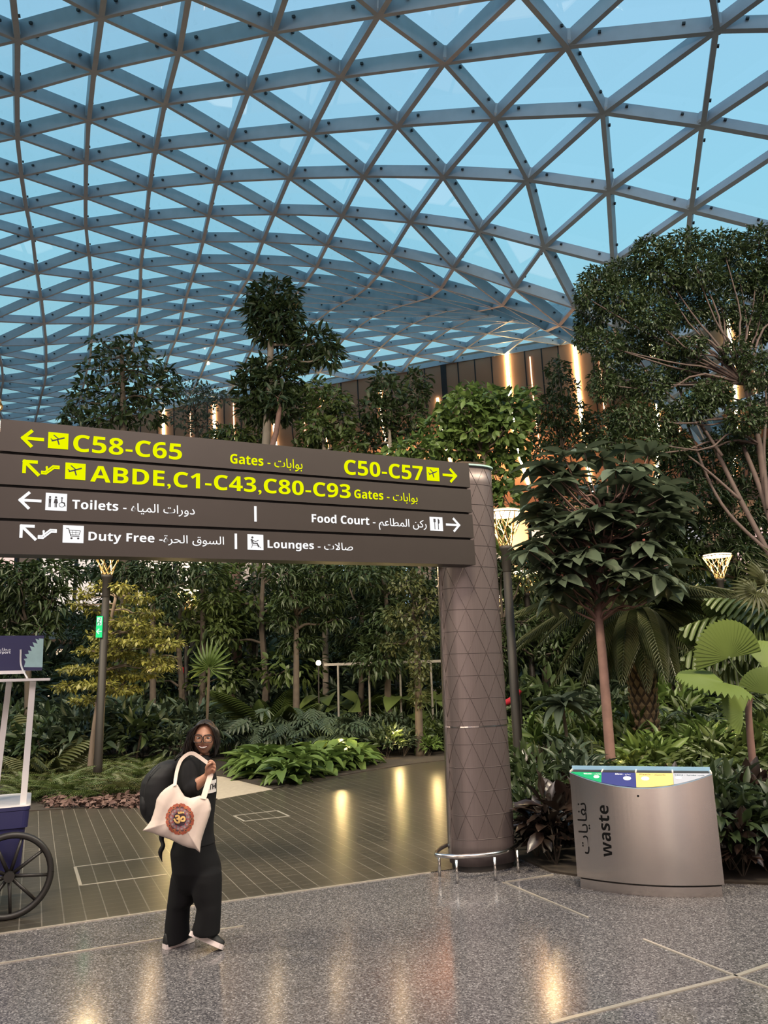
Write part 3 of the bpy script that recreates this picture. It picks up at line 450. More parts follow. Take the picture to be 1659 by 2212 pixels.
# the column: rounded oval, slightly tapering, with triangular engraved lines
def col_mat():
    m, t, out = node_mat('bronze_cladding'); b = t.nodes.new('ShaderNodeBsdfPrincipled'); t.links.new(b.outputs[0], out.inputs[0])
    tc = t.nodes.new('ShaderNodeTexCoord'); mp = t.nodes.new('ShaderNodeMapping'); mp.inputs['Scale'].default_value = (40, 40, 1.5); n = t.nodes.new('ShaderNodeTexNoise'); n.inputs['Scale'].default_value = 2.; t.links.new(tc.outputs['Object'], mp.inputs[0]); t.links.new(mp.outputs[0], n.inputs[0])
    mx = t.nodes.new('ShaderNodeMix'); mx.data_type = 'RGBA'; mx.inputs[6].default_value = (.135, .108, .108, 1); mx.inputs[7].default_value = (.18, .145, .142, 1); t.links.new(n.outputs[0], mx.inputs[0]); t.links.new(mx.outputs[2], b.inputs['Base Color']); b.inputs['Roughness'].default_value = .42; b.inputs['Metallic'].default_value = .6; return m
M_COL = col_mat(); M_GROOVE = P('engraved_line', (.085, .066, .064), .5, .4); M_CHROME = P('brushed_stainless', (.62, .58, .55), .22, 1.0); M_DARK = P('dark_plinth', (.02, .017, .016), .5)
cA = math.radians(20); cu = np.array([math.cos(cA), math.sin(cA), 0]); cv = np.array([-math.sin(cA), math.cos(cA), 0])
_a = np.linspace(0, 2*math.pi, 721); _o = np.stack([np.sign(np.cos(_a))*np.abs(np.cos(_a))**.74*.33, np.sign(np.sin(_a))*np.abs(np.sin(_a))**.74*.235], 1); _s = np.concatenate([[0], np.cumsum(np.linalg.norm(np.diff(_o, axis=0), axis=1))])
def oval(z, s=1.0, n=48, off=0.):
    f = (1.0-.012*z)*s; q = np.arange(n)/n*_s[-1]; X = np.interp(q, _s, _o[:, 0]); Y = np.interp(q, _s, _o[:, 1]); X = X*(f+off/.33); Y = Y*(f+off/.235)
    return np.array([colc[0], colc[1], z]) + X[:, None]*cu + Y[:, None]*cv
colo = np.array([colc[0], colc[1], 0])
colc = colc + np.array([.045, .25, 0])
HT = 4.10
G().loft([oval(z) for z in np.linspace(.055, HT, 24)]).build('column', M_COL, sign, smooth=False)
for p in bpy.data.meshes['column'].polygons: p.use_smooth = abs(p.normal.z) < .5
G().loft([oval(.0, .93), oval(.07, .93)]).build('plinth', M_DARK, sign)
G().loft([oval(HT, 1.0, off=.0), oval(HT+.006, 1.0, off=.02), oval(HT+.022, 1.0, off=.02), oval(HT+.028, 1.0, off=.0)]).build('cap_plate', P('pale_green_glass_edge', (.45, .66, .62), .25, .2), sign)
g = G()
def cpt(a, z, off=.0015):
    n = 96; o = oval(z, n=n, off=off); t = (a/(2*math.pi)*n) % n; i = int(t); u = t-i; return o[i]*(1-u)+o[(i+1) % n]*u
NS = 9; dz = .225
zz = .30; row = 0
while zz < HT-.02:
    g.tube([cpt(a, zz) for a in np.linspace(0, 2*math.pi, 60)], .0022, 4, cap=False)
    if zz+dz < HT+.05:
        for i in range(NS):
            a0 = 2*math.pi*(i+.5*(row % 2))/NS; z1 = min(zz+dz, HT)
            for sgn in (-.5, .5): g.tube([cpt(a0+sgn*2*math.pi/NS*t, zz+(z1-zz)*t) for t in np.linspace(0, 1, 6)], .002, 4)
    zz += dz; row += 1
g.build('engraved_pattern', M_GROOVE, sign)
g = G()
for z in (1.36,): g.loft([oval(z, off=.0022), oval(z+.014, off=.0022)], cap=False)
g.build('panel_seam', M_CHROME, sign)
lt = [cpt(math.pi, z, .012) for z in (.13, HT)]
G().bar(lt[0], lt[1], .035, .05, cu).build('edge_trim', M_CHROME, sign)
# ---------------------------------------------------------------- guard rail around the column foot
gr = thing('guard_rail', colc, 'low curved stainless steel guard rail around the foot of the sign column', 'guard rail')
posts = [ground(950, 1893), ground(988, 1909), ground(1071, 1902), ground(1120, 1885)]
RZ = .205
ends = [hit(970, 1824, np.array([0, 0, RZ]), np.array([0, 0, 1.]))]; ext = hit(1098, 1816, np.array([0, 0, RZ]), np.array([0, 0, 1.]))
lift = lambda p: np.array([p[0], p[1], RZ])
rz_ = lambda x, y: hit(x, y, np.array([0, 0, RZ]), np.array([0, 0, 1.]))
pl = curve([rz_(*q) for q in ((970, 1823), (950, 1834), (942, 1844), (949, 1848), (986, 1850), (1033, 1848), (1069, 1844), (1096, 1837), (1114, 1827), (1122, 1819))], 50)
G().tube([rz_(1114, 1817), rz_(1096, 1815)], .02, 10).build('rail', M_CHROME, gr, smooth=True)
G().tube(pl, .02, 10).build('rail', M_CHROME, gr, smooth=True)
for p in posts: G().tube([p, lift(p)], .014, 10).build('post', M_CHROME, gr, smooth=True)
# ---------------------------------------------------------------- garden lamps
M_POLE = P('bronze_pole', (.02, .016, .0135), .6, .2); M_BASK = P('brass_lattice', (.55, .38, .18), .32, .85); M_BULB = emit_mat('lamp_glow', (1.0, .82, .54), 12); M_DISC = P('lamp_disc', (.42, .36, .30), .4, .3)
LZ = 4.03
def lamp_proto():
    r = thing('street_lamp', (0, 0, 0), '-', 'lamp', 'bronze garden lamps with lattice baskets')
    G().lathe([(.085, 0), (.08, .4), (.07, LZ-.12)], n=16).build('pole', M_POLE, r, smooth=True)
    G().lathe([(.075, LZ-.45), (.078, LZ-.44), (.078, LZ-.1), (.105, LZ-.06), (.11, LZ)], n=16).build('collar', M_POLE, r, smooth=True)
    g = G(); n = 8; zt = .56
    for i in range(n):
        for sg_ in (1.35, -1.35):
            a = 2*math.pi*i/n; b = a+2*math.pi*sg_/n
            g.tube([(.10*math.cos(a), .10*math.sin(a), LZ), (.35*math.cos(b), .35*math.sin(b), LZ+zt)], .010, 5)
    for i in range(n):
        a = 2*math.pi*i/n; b = a+2*math.pi/n; g.tube([(.23*math.cos(a), .23*math.sin(a), LZ+.29), (.36*math.cos(b), .36*math.sin(b), LZ+zt)], .007, 5)
    g.tube([(.355*math.cos(a), .355*math.sin(a), LZ+zt) for a in np.linspace(0, 2*math.pi, 33)], .012, 6, cap=False)
    g.build('lattice_basket', M_BASK, r)
    g = G(); g.lathe([(.0, LZ+zt-.005), (.325, LZ+zt-.005), (.335, LZ+zt+.03), (.0, LZ+zt+.03)], n=28); g.build('light_ring', M_BULB, r)
    G().lathe([(.0, LZ+zt+.04), (.34, LZ+zt+.04), (.35, LZ+zt+.05), (.1, LZ+zt+.08), (0, LZ+zt+.085)], n=28).build('lamp_cap', M_DISC, r, smooth=True)
    g = G(); [g.tube([(.3*math.cos(a), .3*math.sin(a), LZ+zt), (.3*math.cos(a), .3*math.sin(a), LZ+zt+.045)], .008, 5) for a in (0, 2.1, 4.2)]; g.build('bracket', M_POLE, r)
    return r
def lamp_Y(px, py, z=LZ):
    lo, hi = 5., 60.
    for _ in range(60):
        m = (lo+hi)/2
        if at(px, py, m)[2] < z: lo = m
        else: hi = m
    return at(px, py, m)
LAMPS = [((231, 1242), 'bronze lamp post at the left bed edge carrying the green exit sign', 90),
         ((1092, 1180), 'bronze lamp post just right of the sign column, nearest and tallest of the lit pair', 110),
         ((1138, 1281), 'bronze lamp post behind and right of the taller one beside the sign column', 70),
         ((1555, 1250), 'lamp with glowing basket among palms at the right edge, above the fan palm', 90),
         ((405, 1318), 'lamp half hidden by leaves behind the left lamp post, with red alarm box', 70),
         ((1071, 1323), 'small distant lamp peeking out from behind the right side of the sign column', 50),
         ((1303, 1330), 'small distant lamp glowing behind the big-leaved tree, left of the thick palm trunk', 50),
         ((1419, 1332), 'small distant lamp glowing right of the thick palm trunk', 50)]
lp = lamp_proto()
for i, ((px, py), lab, pw) in enumerate(LAMPS):
    p = lamp_Y(px, py); o = lp if i == 0 else dup(lp, (p[0], p[1], 0))
    o.location = (p[0], p[1], 0); o['label'] = lab; o.rotation_euler.z = i*.7
    light('lamp_light', 'POINT', (p[0], p[1], LZ+.48), pw, (1.0, .72, .38), .12)
pn = at(-100, 1040, 7.0); o = dup(lp, (pn[0], pn[1], 0), 1.0, label='lamp post at the left edge of the picture, mostly outside it, nearest of all lamps'); light('lamp_light', 'POINT', (pn[0], pn[1], LZ+.42), 60, (1.0, .72, .42), .12)
# exit sign on the left lamp post, alarm box on the lamp behind
p = lamp_Y(231, 1242); ex = at(215, 1354, p[1]-.08); es = thing('exit_sign', ex, 'small green emergency exit sign with running figure and arrow, mounted on left lamp post', 'sign')
k = scale_at(ex); G().box(ex, (13*k, .04, 46*k)).build('sign_plate', P('sign_green', (.0, .30, .10), .4, emit=(0.0, .6, .2), es=.55), es)
M_SGW = emit_mat('exit_white', (.8, 1, .9), 1.0); exf = lambda x, z, d=-.022: ex+np.array([x*k, d, z*k])
def exshape(polys, name):
    g = G(); [g.slab([exf(x, z) for x, z in q], (0, -.003, 0)) for q in polys]; return g.build(name, M_SGW, es)
exshape([[(-5, 3), (5, 3), (5, 20), (-5, 20)]], 'figure_panel'); exshape(thick([(5, -10), (-4, -10)], 2.4)+thick([(0, -5), (-4.5, -10), (0, -15)], 2.4), 'arrow')
g = G(); [g.slab([exf(x, z, -.026) for x, z in q], (0, -.002, 0)) for q in thick([(2, 15), (-1, 10), (2, 7), (1, 4)], 1.6)+thick([(-1, 10), (-4, 8), (-3, 5)], 1.5)+thick([(2, 14), (-2, 15)], 1.2)+[circle(2, 18, 1.4)]]; g.build('running_figure', P('figure_green', (0, .25, .08), .5), es)
G().box(at(222, 1354, p[1]-.05), (10*k, .05, 20*k)).build('bracket', M_POLE, es)
p = lamp_Y(405, 1318); q = at(391, 1448, p[1]-.12); k = scale_at(q)
t_ = thing('alarm_box', q, 'small red fire alarm box on the lamp post behind the left lamp', 'alarm'); G().box(q, (11*k, .1, 13*k)).build('case', P('alarm_red', (.45, .01, .02), .4), t_); G().box(q+np.array([0, -.055, 0]), (6*k, .02, 6*k)).build('call_point', P('alarm_white', (.7, .7, .7), .4), t_)
# ---------------------------------------------------------------- planting
LM = dict(
 dark=leaf_mat('leaf_dark', (.022, .038, .014), (.05, .072, .025)), mid=leaf_mat('leaf_mid', (.045, .07, .018), (.095, .125, .035)), bright=leaf_mat('leaf_bright', (.065, .115, .025), (.13, .185, .05)),
 yellow=leaf_mat('leaf_lamplit_gold', (.13, .14, .025), (.24, .22, .05)), olive=leaf_mat('leaf_olive', (.05, .065, .022), (.10, .10, .035)), blue=leaf_mat('leaf_blue_green', (.03, .05, .03), (.065, .085, .05)), greygreen=leaf_mat('leaf_soft_grey_green', (.038, .058, .036), (.085, .105, .068), .38), grey=leaf_mat('leaf_grey_green', (.06, .085, .06), (.10, .13, .09), .5),  # yellow: the lamp's gold is put into the leaf colour
 wine=leaf_mat('leaf_wine', (.012, .010, .008), (.035, .020, .015), .3, .08, .6), dry=leaf_mat('leaf_dry', (.09, .05, .045), (.20, .13, .11), .8, .05, .2), palm=leaf_mat('leaf_palm', (.05, .065, .025), (.10, .105, .045)), fan=leaf_mat('leaf_fan', (.12, .17, .04), (.17, .23, .06), .4, .35))
M_BARK = P('bark', (.13, .095, .075), .85, noise=.4, nscale=9, bump=.5, stretch=(1, 1, .35)); M_BARKR = P('bark_reddish', (.17, .095, .08), .8, noise=.35, nscale=8, bump=.4); M_BARKM = P('bark_mauve', (.075, .05, .046), .8, noise=.35, nscale=8, bump=.4); M_BARKD = P('bark_dark', (.06, .045, .034), .9, noise=.4, nscale=9, bump=.5); M_STEM = P('green_stem', (.05, .075, .025), .6); M_BARKG = P('bark_grey', (.22, .18, .15), .85, noise=.35, nscale=7, bump=.4, stretch=(1, 1, .4))
def comp(parts):
    v = []; f = []; n = 0
    for a, b in parts: v.append(a); f.append(b+n); n += len(a)
    return np.concatenate(v), np.concatenate(f)
def xf(tpl, pos, d, up, L, Wd):
    l = Leaves(); l.add(tpl, pos, d, up, L, Wd); return l.v[0], l.f[0]
def frond_tpl(n=16, ll=.32, lw=.05, droop=.45, ang=65, base=.12, prof=None, hang=.25, tpl=T_THIN):
    ps = []; t = np.linspace(0, 1, 9); w = .012
    v = np.concatenate([np.stack([np.full(9, -w)*(1-.7*t), t*(1-.12*t), -droop*t**2], 1), np.stack([np.full(9, w)*(1-.7*t), t*(1-.12*t), -droop*t**2], 1)]); f = np.array([(i, i+9, i+10, i+1) for i in range(8)]); ps.append((v, f))
    for i, q in enumerate(np.linspace(base, 1, n)):
        L = ll*(prof(q) if prof else (math.sin(math.pi*min(1, .18+.82*q))**.7+.1)); p = np.array([0, q*(1-.12*q), -droop*q*q]); tg = nrm([0, 1-.24*q, -2*droop*q])
        for s in (-1, 1):
            a = math.radians(ang*(1-.35*q)); d = nrm(np.array([s*math.sin(a), 0, -hang])+tg*math.cos(a)); ps.append(xf(tpl, p, d, np.array([0, 0, 1.])+.2*tg, L, lw))
    return comp(ps)
FERN = frond_tpl(20, .24, .022, .5, 75, .08, lambda q: (1-q)**.6+.06, .12, T_SMALL)
PALM = frond_tpl(24, .36, .014, .5, 62); DATE = frond_tpl(36, .24, .012, .85, 58, .12, None, .2); FISH = frond_tpl(13, .36, .036, .45, 60, .15, None, .55, leaf_tpl([.3, .9, 1, .9], .3, .2))
LOBED = comp([xf(leaf_tpl([.1, .5, .55, .4, .1], .3, .2), np.zeros(3), np.array([0, 1., 0]), np.array([0, 0, 1.]), 1, .5)] + [xf(T_LANCE, np.array([0, q, -.3*q*q]), nrm([s*math.sin(a), math.cos(a), -.15]), np.array([0, 0, 1.]), L, .15) for q, a, L in ((.08, 2.0, .38), (.2, 1.5, .5), (.34, 1.25, .52), (.48, 1.05, .46), (.62, .85, .38), (.76, .65, .28)) for s in (-1, 1)])
def fan_tpl(n=30, half=150, pleat=.05, jag=.05):
    a = np.radians(np.linspace(-half, half, 2*n+1)); v = []
    for i, q in enumerate(a):
        z = pleat if i % 2 else -pleat; R = 1 - (jag if i % 2 else 0); v += [(.04*math.sin(q), .04*math.cos(q), 0), (.55*math.sin(q), .55*math.cos(q), z*.6+.04), (R*math.sin(q), R*math.cos(q), z-.03)]
    f = []
    for i in range(2*n): b = 3*i; f += [(b, b+1, b+4, b+3), (b+1, b+2, b+5, b+4)]
    return np.array(v)*np.array([1, 1, 1.]), np.array(f)
FAN = fan_tpl(26, 96)
SPLITFAN = comp([xf(leaf_tpl([.3, 1, .8, .1], .2, .3), np.zeros(3), np.array([math.sin(a), math.cos(a), 0]), np.array([0, 0, 1.]), 1, .13) for a in np.radians(np.linspace(-120, 120, 17))])
WHORL = comp([xf(T_OVAL, np.array([.04*math.cos(a), .04*math.sin(a), 0]), nrm([math.cos(a), math.sin(a), .05]), np.array([0, 0, 1.]), 1, .42) for a in np.arange(6)*math.pi/3])
# ------------- trees: trunk, branches and crown
def clump_leaves(L, c, r, n, tpl, l, w, flat=.5, shell=.55):
    d = rdir(n); rad = shell+(1-shell)*rng.random(n)**.6; p = np.asarray(c)+d*np.asarray(r)*rad[:, None]
    dr = d*np.array([1, 1, .5])+rng.normal(size=(n, 3))*.55+np.array([0, 0, -.25]); up = np.array([0, 0, 1.])*flat*2+rng.normal(size=(n, 3))*.5+d*.6
    s = l*(.7+.6*rng.random(n)); L.add(tpl, p, dr, up, s, s*w)
def branch(g, a, b, r0, r1, sag=.12, k=8, n=7):
    a = np.asarray(a, float); b = np.asarray(b, float); L = np.linalg.norm(b-a); m = (a+b)/2+rng.normal(size=3)*L*.06+np.array([0, 0, -L*sag*.5]) ; q = a*.7+b*.3+np.array([0, 0, L*.05])+rng.normal(size=3)*L*.03
    g.tube(curve([a, q, m*.5+(a*.35+b*.65)*.5, b], k), np.linspace(r0, r1, k), n)
def tree(name, label, cat, Y, trunk, clumps, tpl, l, w, mat, bark, dens=1.0, group=None, tr=(.12, .07), flat=.5, shell=.55, limbs=True, twigs=0, dep=.9):
    """trunk: list of (px, py) points from the ground up; clumps: (px, py, rx, ry[, dy])"""
    tp = [at(x, y, Y) for x, y in trunk]; base = tp[0].copy(); base[2] = 0
    if tp[0][2] > .3: tp = [base]+tp
    else: tp[0][2] = 0
    o = thing(name, base, label, cat, group); g = G(); tc = curve(tp, 16); g.tube(tc, np.linspace(tr[0], tr[1], 16)+.02*np.exp(-np.arange(16.)), 10); L = Leaves(); br = G(); nb = 0
    for q in clumps:
        px, py, rx, ry = q[:4]; dy = q[4] if len(q) > 4 else rng.uniform(-.6, .6); c = at(px, py, Y+dy); s = scale_at(c); r = np.array([rx*s, max(rx, ry)*s*dep, ry*s])
        area = (r[0]*r[2]+r[1]*r[2]+r[0]*r[1])*4; n = int(max(30, dens*area/(l*l*w)*1.5)); clump_leaves(L, c, r, n, tpl, l, w, flat, shell)
        if limbs:
            cand = [p for p in tc if p[2] < c[2]+.1]; a = min(cand or [tc[-1]], key=lambda p: np.linalg.norm(p-c)+abs(p[2]-c[2])*.2); rr = tr[1]*.65; branch(br, a, c, rr, rr*.35); nb += 1
            for _ in range(4+twigs): branch(br, c+rng.normal(size=3)*r*.1, c+rdir(1)[0]*r*.85, rr*.32, rr*.1, 0, 5, 4)
    g.build('trunk', bark, o, smooth=True)
    if nb: br.build('branches', bark, o, smooth=True)
    L.build('crown', mat, o); return o
tree('tall_tree', 'tallest slim tree in the centre with layered dark leafy clumps against the glass roof', 'tree', 26, [(540, 1500), (547, 1350), (556, 1200), (570, 1030), (578, 900), (583, 790), (586, 710)], [(592, 645, 58, 40), (575, 675, 45, 40), (612, 690, 42, 42), (590, 715, 50, 28), (680, 742, 48, 32), (650, 765, 40, 26), (712, 770, 28, 22), (625, 790, 34, 16), (560, 808, 40, 26), (545, 845, 40, 34), (600, 830, 50, 30), (560, 885, 44, 28), (610, 880, 48, 32), (640, 850, 30, 20), (575, 790, 34, 14)], T_LANCE, .34, .34, LM['dark'], M_BARKG, 1.25, tr=(.24, .10))
tree('slim_tree', 'second slim trunk forking beside the tallest centre tree, with red mossy lower bark', 'tree', 25.2, [(508, 1500), (512, 1380), (508, 1260), (530, 1150), (590, 960), (604, 880)], [(600, 860, 30, 20), (480, 1240, 40, 22), (560, 1260, 36, 14)], T_LANCE, .3, .34, LM['dark'], M_BARKR, .9, tr=(.2, .08))
tree('airy_tree', 'airy spreading tree above the left end of the sign, dark leaves against the roof', 'tree', 24, [(270, 1180), (266, 1000), (266, 900), (264, 800), (262, 760)], [(225, 745, 34, 18), (285, 748, 36, 18), (240, 775, 34, 16), (320, 790, 44, 22), (205, 800, 34, 16), (280, 810, 40, 18), (175, 868, 34, 26), (190, 832, 26, 14), (255, 860, 50, 24), (330, 850, 48, 26), (362, 812, 24, 20), (375, 850, 22, 24), (300, 895, 60, 22), (170, 905, 40, 16), (230, 905, 50, 18)], T_LANCE, .26, .42, LM['dark'], M_BARKD, .62, tr=(.16, .06), twigs=2)
tree('feathery_tree', 'small pale feathery tree between the airy left tree and the tall centre tree', 'tree', 30, [(425, 1000), (425, 930), (420, 880)], [(410, 845, 40, 22), (455, 850, 36, 18), (430, 880, 40, 18), (395, 905, 34, 20), (440, 925, 40, 22), (480, 860, 28, 12)], T_SMALL, .16, .5, LM['grey'], M_BARKD, .5, tr=(.1, .05), twigs=4)
tree('rounded_tree', 'low dark rounded treetop just above the sign, left of the tall trunks', 'tree', 27, [(500, 1100), (500, 960)], [(470, 945, 30, 18), (505, 940, 40, 18), (545, 950, 30, 18)], T_LANCE, .26, .36, LM['mid'], M_BARKD, 1.1, tr=(.1, .07))
tree('bushy_tree', 'bushy glossy green tree above the middle of the sign', 'tree', 24, [(700, 1150), (700, 1000), (700, 900)], [(690, 838, 26, 20), (720, 862, 36, 24), (690, 880, 36, 30), (735, 910, 38, 34), (678, 925, 34, 30), (712, 955, 44, 30), (665, 960, 30, 20), (756, 960, 30, 30)], T_OVAL, .22, .46, LM['mid'], M_BARKG, 1.2, tr=(.1, .06))
tree('pale_stemmed_tree', 'two-headed tree with pale bare stems between the bushy tree and the brightest tree', 'tree', 25, [(850, 1150), (845, 1000), (838, 900)], [(826, 812, 26, 20), (835, 845, 38, 28), (815, 888, 42, 32), (905, 822, 26, 24), (895, 850, 34, 28), (888, 895, 30, 24), (820, 935, 44, 26), (870, 935, 36, 24), (795, 965, 34, 20)], T_OVAL, .24, .46, LM['dark'], M_BARKG, 1.05, tr=(.1, .06))
tree('bright_tree', 'brightest green large-leaved tree, wide drooping crown above the right end of the sign', 'tree', 20, [(1050, 1250), (1050, 1100), (1045, 980)], [(1010, 852, 36, 22), (1050, 858, 44, 24), (1000, 885, 54, 30), (1060, 890, 60, 34), (1105, 880, 46, 34), (1140, 862, 22, 26), (955, 925, 50, 30), (1020, 925, 60, 34), (1090, 930, 52, 36), (900, 968, 54, 22), (960, 965, 56, 26), (1040, 970, 60, 34), (1110, 968, 30, 34), (1075, 1020, 40, 40), (1085, 1080, 36, 44), (860, 985, 40, 14), (1068, 1150, 26, 40)], T_OVAL, .24, .55, LM['bright'], M_BARK, 1.25, tr=(.12, .07), flat=.35)
tree('dim_tree', 'dim dark tree in front of the brown wall, right of the brightest tree', 'tree', 30, [(1215, 1150), (1212, 980)], [(1205, 800, 26, 26), (1215, 840, 32, 28), (1195, 885, 40, 36), (1235, 900, 40, 36), (1180, 935, 36, 30), (1250, 950, 44, 34), (1300, 930, 40, 44), (1340, 960, 40, 36), (1180, 985, 40, 26)], T_LANCE, .24, .4, LM['dark'], M_BARKD, .85, tr=(.12, .06))
RTC = [(1292, 610, 46, 36), (1262, 640, 22, 26), (1275, 690, 34, 44), (1345, 590, 46, 34), (1340, 650, 56, 48), (1405, 545, 44, 36), (1425, 600, 60, 46), (1480, 528, 48, 32), (1505, 590, 60, 46), (1560, 530, 48, 32), (1595, 590, 60, 50), (1640, 520, 48, 36), (1655, 610, 50, 50), (1410, 680, 54, 44), (1480, 670, 54, 44), (1560, 670, 50, 44), (1640, 700, 54, 50), (1310, 750, 36, 44), (1365, 740, 48, 44), (1435, 750, 44, 40), (1300, 830, 30, 40), (1350, 820, 46, 46), (1410, 830, 40, 44), (1500, 745, 30, 24), (1640, 800, 40, 50), (1370, 900, 44, 40), (1430, 905, 34, 36), (1330, 905, 30, 34), (1720, 560, 60, 50), (1720, 690, 60, 60), (1590, 760, 34, 30), (1480, 800, 50, 36), (1540, 850, 46, 34), (1500, 880, 50, 36), (1610, 900, 46, 40), (1570, 950, 50, 30), (1450, 960, 44, 36), (1400, 955, 40, 36), (1655, 880, 30, 40), (1320, 960, 30, 36), (1260, 730, 20, 30), (1640, 980, 40, 36)]
tree('spreading_tree', 'huge spreading fine-leaved tree filling the upper right corner over the roof edge', 'tree', 16.5, [(1710, 1330), (1690, 1200), (1655, 1060), (1640, 960), (1610, 830)], RTC, T_LANCE, .105, .42, LM['dark'], M_BARKM, 1.15, tr=(.12, .05), shell=.3, dep=.8)
so = bpy.data.objects['spreading_tree']; g = G()
for pts, r in (([(1690, 1250), (1600, 1080), (1540, 960), (1490, 880), (1440, 790), (1400, 700)], .085), ([(1680, 1180), (1640, 1050), (1590, 930), (1545, 840), (1500, 740)], .09), ([(1560, 985), (1500, 900), (1420, 830), (1370, 760)], .05), ([(1659, 1100), (1650, 980), (1655, 860), (1640, 700)], .07), ([(1600, 1080), (1520, 1010), (1450, 960), (1390, 920)], .045), ([(1690, 1220), (1560, 1090), (1490, 930), (1470, 850)], .06), ([(1590, 930), (1560, 820), (1565, 700), (1540, 620)], .05)):
    g.tube(curve([at(x, y, 16.3+.25*i) for i, (x, y) in enumerate(pts)], 22), np.linspace(r*.72, r*.22, 22), 8)
g.build('bough', M_BARKM, so, smooth=True)
tree('ferny_tree', 'dim ferny-leaved tree under the boughs of the upper right tree', 'tree', 21, [(1600, 1420), (1590, 1250), (1580, 1100)], [(1470, 1015, 50, 40), (1540, 1000, 60, 36), (1610, 1010, 50, 44), (1500, 1080, 70, 36), (1600, 1100, 60, 44), (1650, 1160, 50, 50), (1530, 1160, 80, 34), (1470, 1210, 60, 40), (1600, 1200, 60, 36), (1440, 960, 40, 40), (1400, 1120, 70, 50), (1420, 1200, 60, 40), (1340, 1180, 60, 44), (1240, 1180, 50, 50), (1240, 1080, 50, 44), (1340, 1060, 60, 44), (1640, 1240, 50, 40), (1200, 1250, 50, 30)], T_THIN, .24, .22, LM['dark'], M_BARKD, .7, tr=(.1, .06), flat=.9)
# big-leaved tree right of the column
o = thing('big_leaved_tree', (0, 0, 0), 'tree with large drooping rosettes of leaves and red buds, right of the sign column', 'tree'); Y = 11.5
b = at(1306, 1500, Y); b[2] = 0; o.location = tuple(b)
g = G(); tk = curve([b]+[at(x, y, Y) for x, y in ((1304, 1450), (1292, 1310), (1296, 1230), (1312, 1130))], 20); g.tube(tk, np.linspace(.075, .045, 20), 10); g.build('trunk', M_BARKR, o, smooth=True)
ros = [(1190, 1010), (1245, 1000), (1330, 1015), (1375, 1005), (1210, 1070), (1300, 1085), (1360, 1045), (1440, 1050), (1270, 1185), (1345, 1140), (1400, 1120), (1180, 1225), (1225, 1230), (1315, 1250), (1375, 1262), (1255, 1300), (1150, 1060), (1172, 1005), (1218, 985), (1262, 975), (1300, 992), (1352, 972), (1400, 985), (1188, 1045), (1232, 1035), (1280, 1052), (1338, 1065), (1392, 1040), (1418, 1078), (1455, 1108), (1462, 1070), (1250, 1152), (1306, 1120), (1368, 1112), (1426, 1140), (1160, 1110), (1205, 1100), (1135, 1190), (1172, 1172), (1330, 1178), (1390, 1170), (1402, 1238), (1352, 1232), (1300, 1218), (1258, 1222), (1205, 1205), (1232, 1262), (1192, 1300), (1290, 1275), (1330, 1120), (1270, 1100), (1225, 1160), (1380, 1205)]
L = Leaves(); br = G(); bud = G()
for _ in range(46):
    a_, r_ = rng.random()*6.283, math.sqrt(rng.random()); ros.append((1298+150*r_*math.cos(a_), 1120+125*r_*math.sin(a_)))
for _ in range(12): ros.append((rng.uniform(1140, 1260), rng.uniform(1150, 1310)))
for _ in range(10): ros.append((rng.uniform(1330, 1450), rng.uniform(1170, 1290)))
for i, (x, y) in enumerate(ros):
    c = at(x, y, Y+rng.uniform(-.6, .6)); n = 8; a = np.arange(n)*2*math.pi/n+rng.random()*6; lean = rng.normal(size=3)*.15+nrm(c-tk[12])*np.array([.45, .45, .2])
    d = np.stack([np.cos(a), np.sin(a), rng.uniform(-.55, .15, n)], 1)+lean; l = rng.uniform(.28, .52, n); L.add(T_OVAL, np.repeat(c[None], n, 0), d, np.array([0, 0, 1.])+lean, l, l*.45)
    k = int(np.clip(np.argmin(np.linalg.norm(tk-c-[0, 0, -.5], axis=1)), 8, 19)); branch(br, tk[k], c, .02, .008, .2, 8, 5)
    if i % 4 == 0: bud.sphere(c+np.array([0, -.02, .02]), .022, 6, 5)
br.build('branches', M_BARKR, o, smooth=True); L.build('crown', LM['greygreen'], o); bud.build('red_bud', P('bud_red', (.35, .10, .08), .6), o, kind='stuff')
# date palm with patterned trunk
Y = 14.0; b = at(1390, 1560, Y); b[2] = 0; o = thing('stout_palm', b, 'stout palm with diamond-patterned trunk and drooping fronds, behind the waste bin', 'palm'); topp = at(1376, 1320, Y)
def palm_bark():
    m, t, out = node_mat('diamond_bark'); bs = t.nodes.new('ShaderNodeBsdfPrincipled'); t.links.new(bs.outputs[0], out.inputs[0]); bs.inputs['Roughness'].default_value = .85
    bs.inputs['Base Color'].default_value = (.20, .135, .075, 1); return m
g = G(); zz = np.linspace(0, topp[2], 40)
g.loft([np.stack([b[0]+(topp[0]-b[0])*z/topp[2]+.215*np.cos(np.arange(24)*2*math.pi/24), np.full(24, Y)+.215*np.sin(np.arange(24)*2*math.pi/24), np.full(24, z)], 1) for z in zz]); g.build('trunk', P('palm_trunk_dark', (.05, .032, .02), .9, noise=.4, nscale=12), o)
g = G(); nr = 22; na = 11
for r in range(nr):
    z = (r+.5)/nr*topp[2]; cx = b[0]+(topp[0]-b[0])*z/topp[2]; h = topp[2]/nr
    for i in range(na):
        a = 2*math.pi*(i+.5*(r % 2))/na; c = np.array([cx, Y, z]); rad = np.array([math.cos(a), math.sin(a), 0]); tn = np.array([-math.sin(a), math.cos(a), 0]); w = .052
        q = [c+rad*.212-np.array([0, 0, h*.72]), c+rad*.225+tn*w, c+rad*.255+np.array([0, 0, h*.55]), c+rad*.225-tn*w]; m_ = c+rad*.262-np.array([0, 0, h*.02])
        g.add(q+[m_], [(0, 1, 4), (1, 2, 4), (2, 3, 4), (3, 0, 4)])
g.build('leaf_base_scales', palm_bark(), o, kind='stuff')
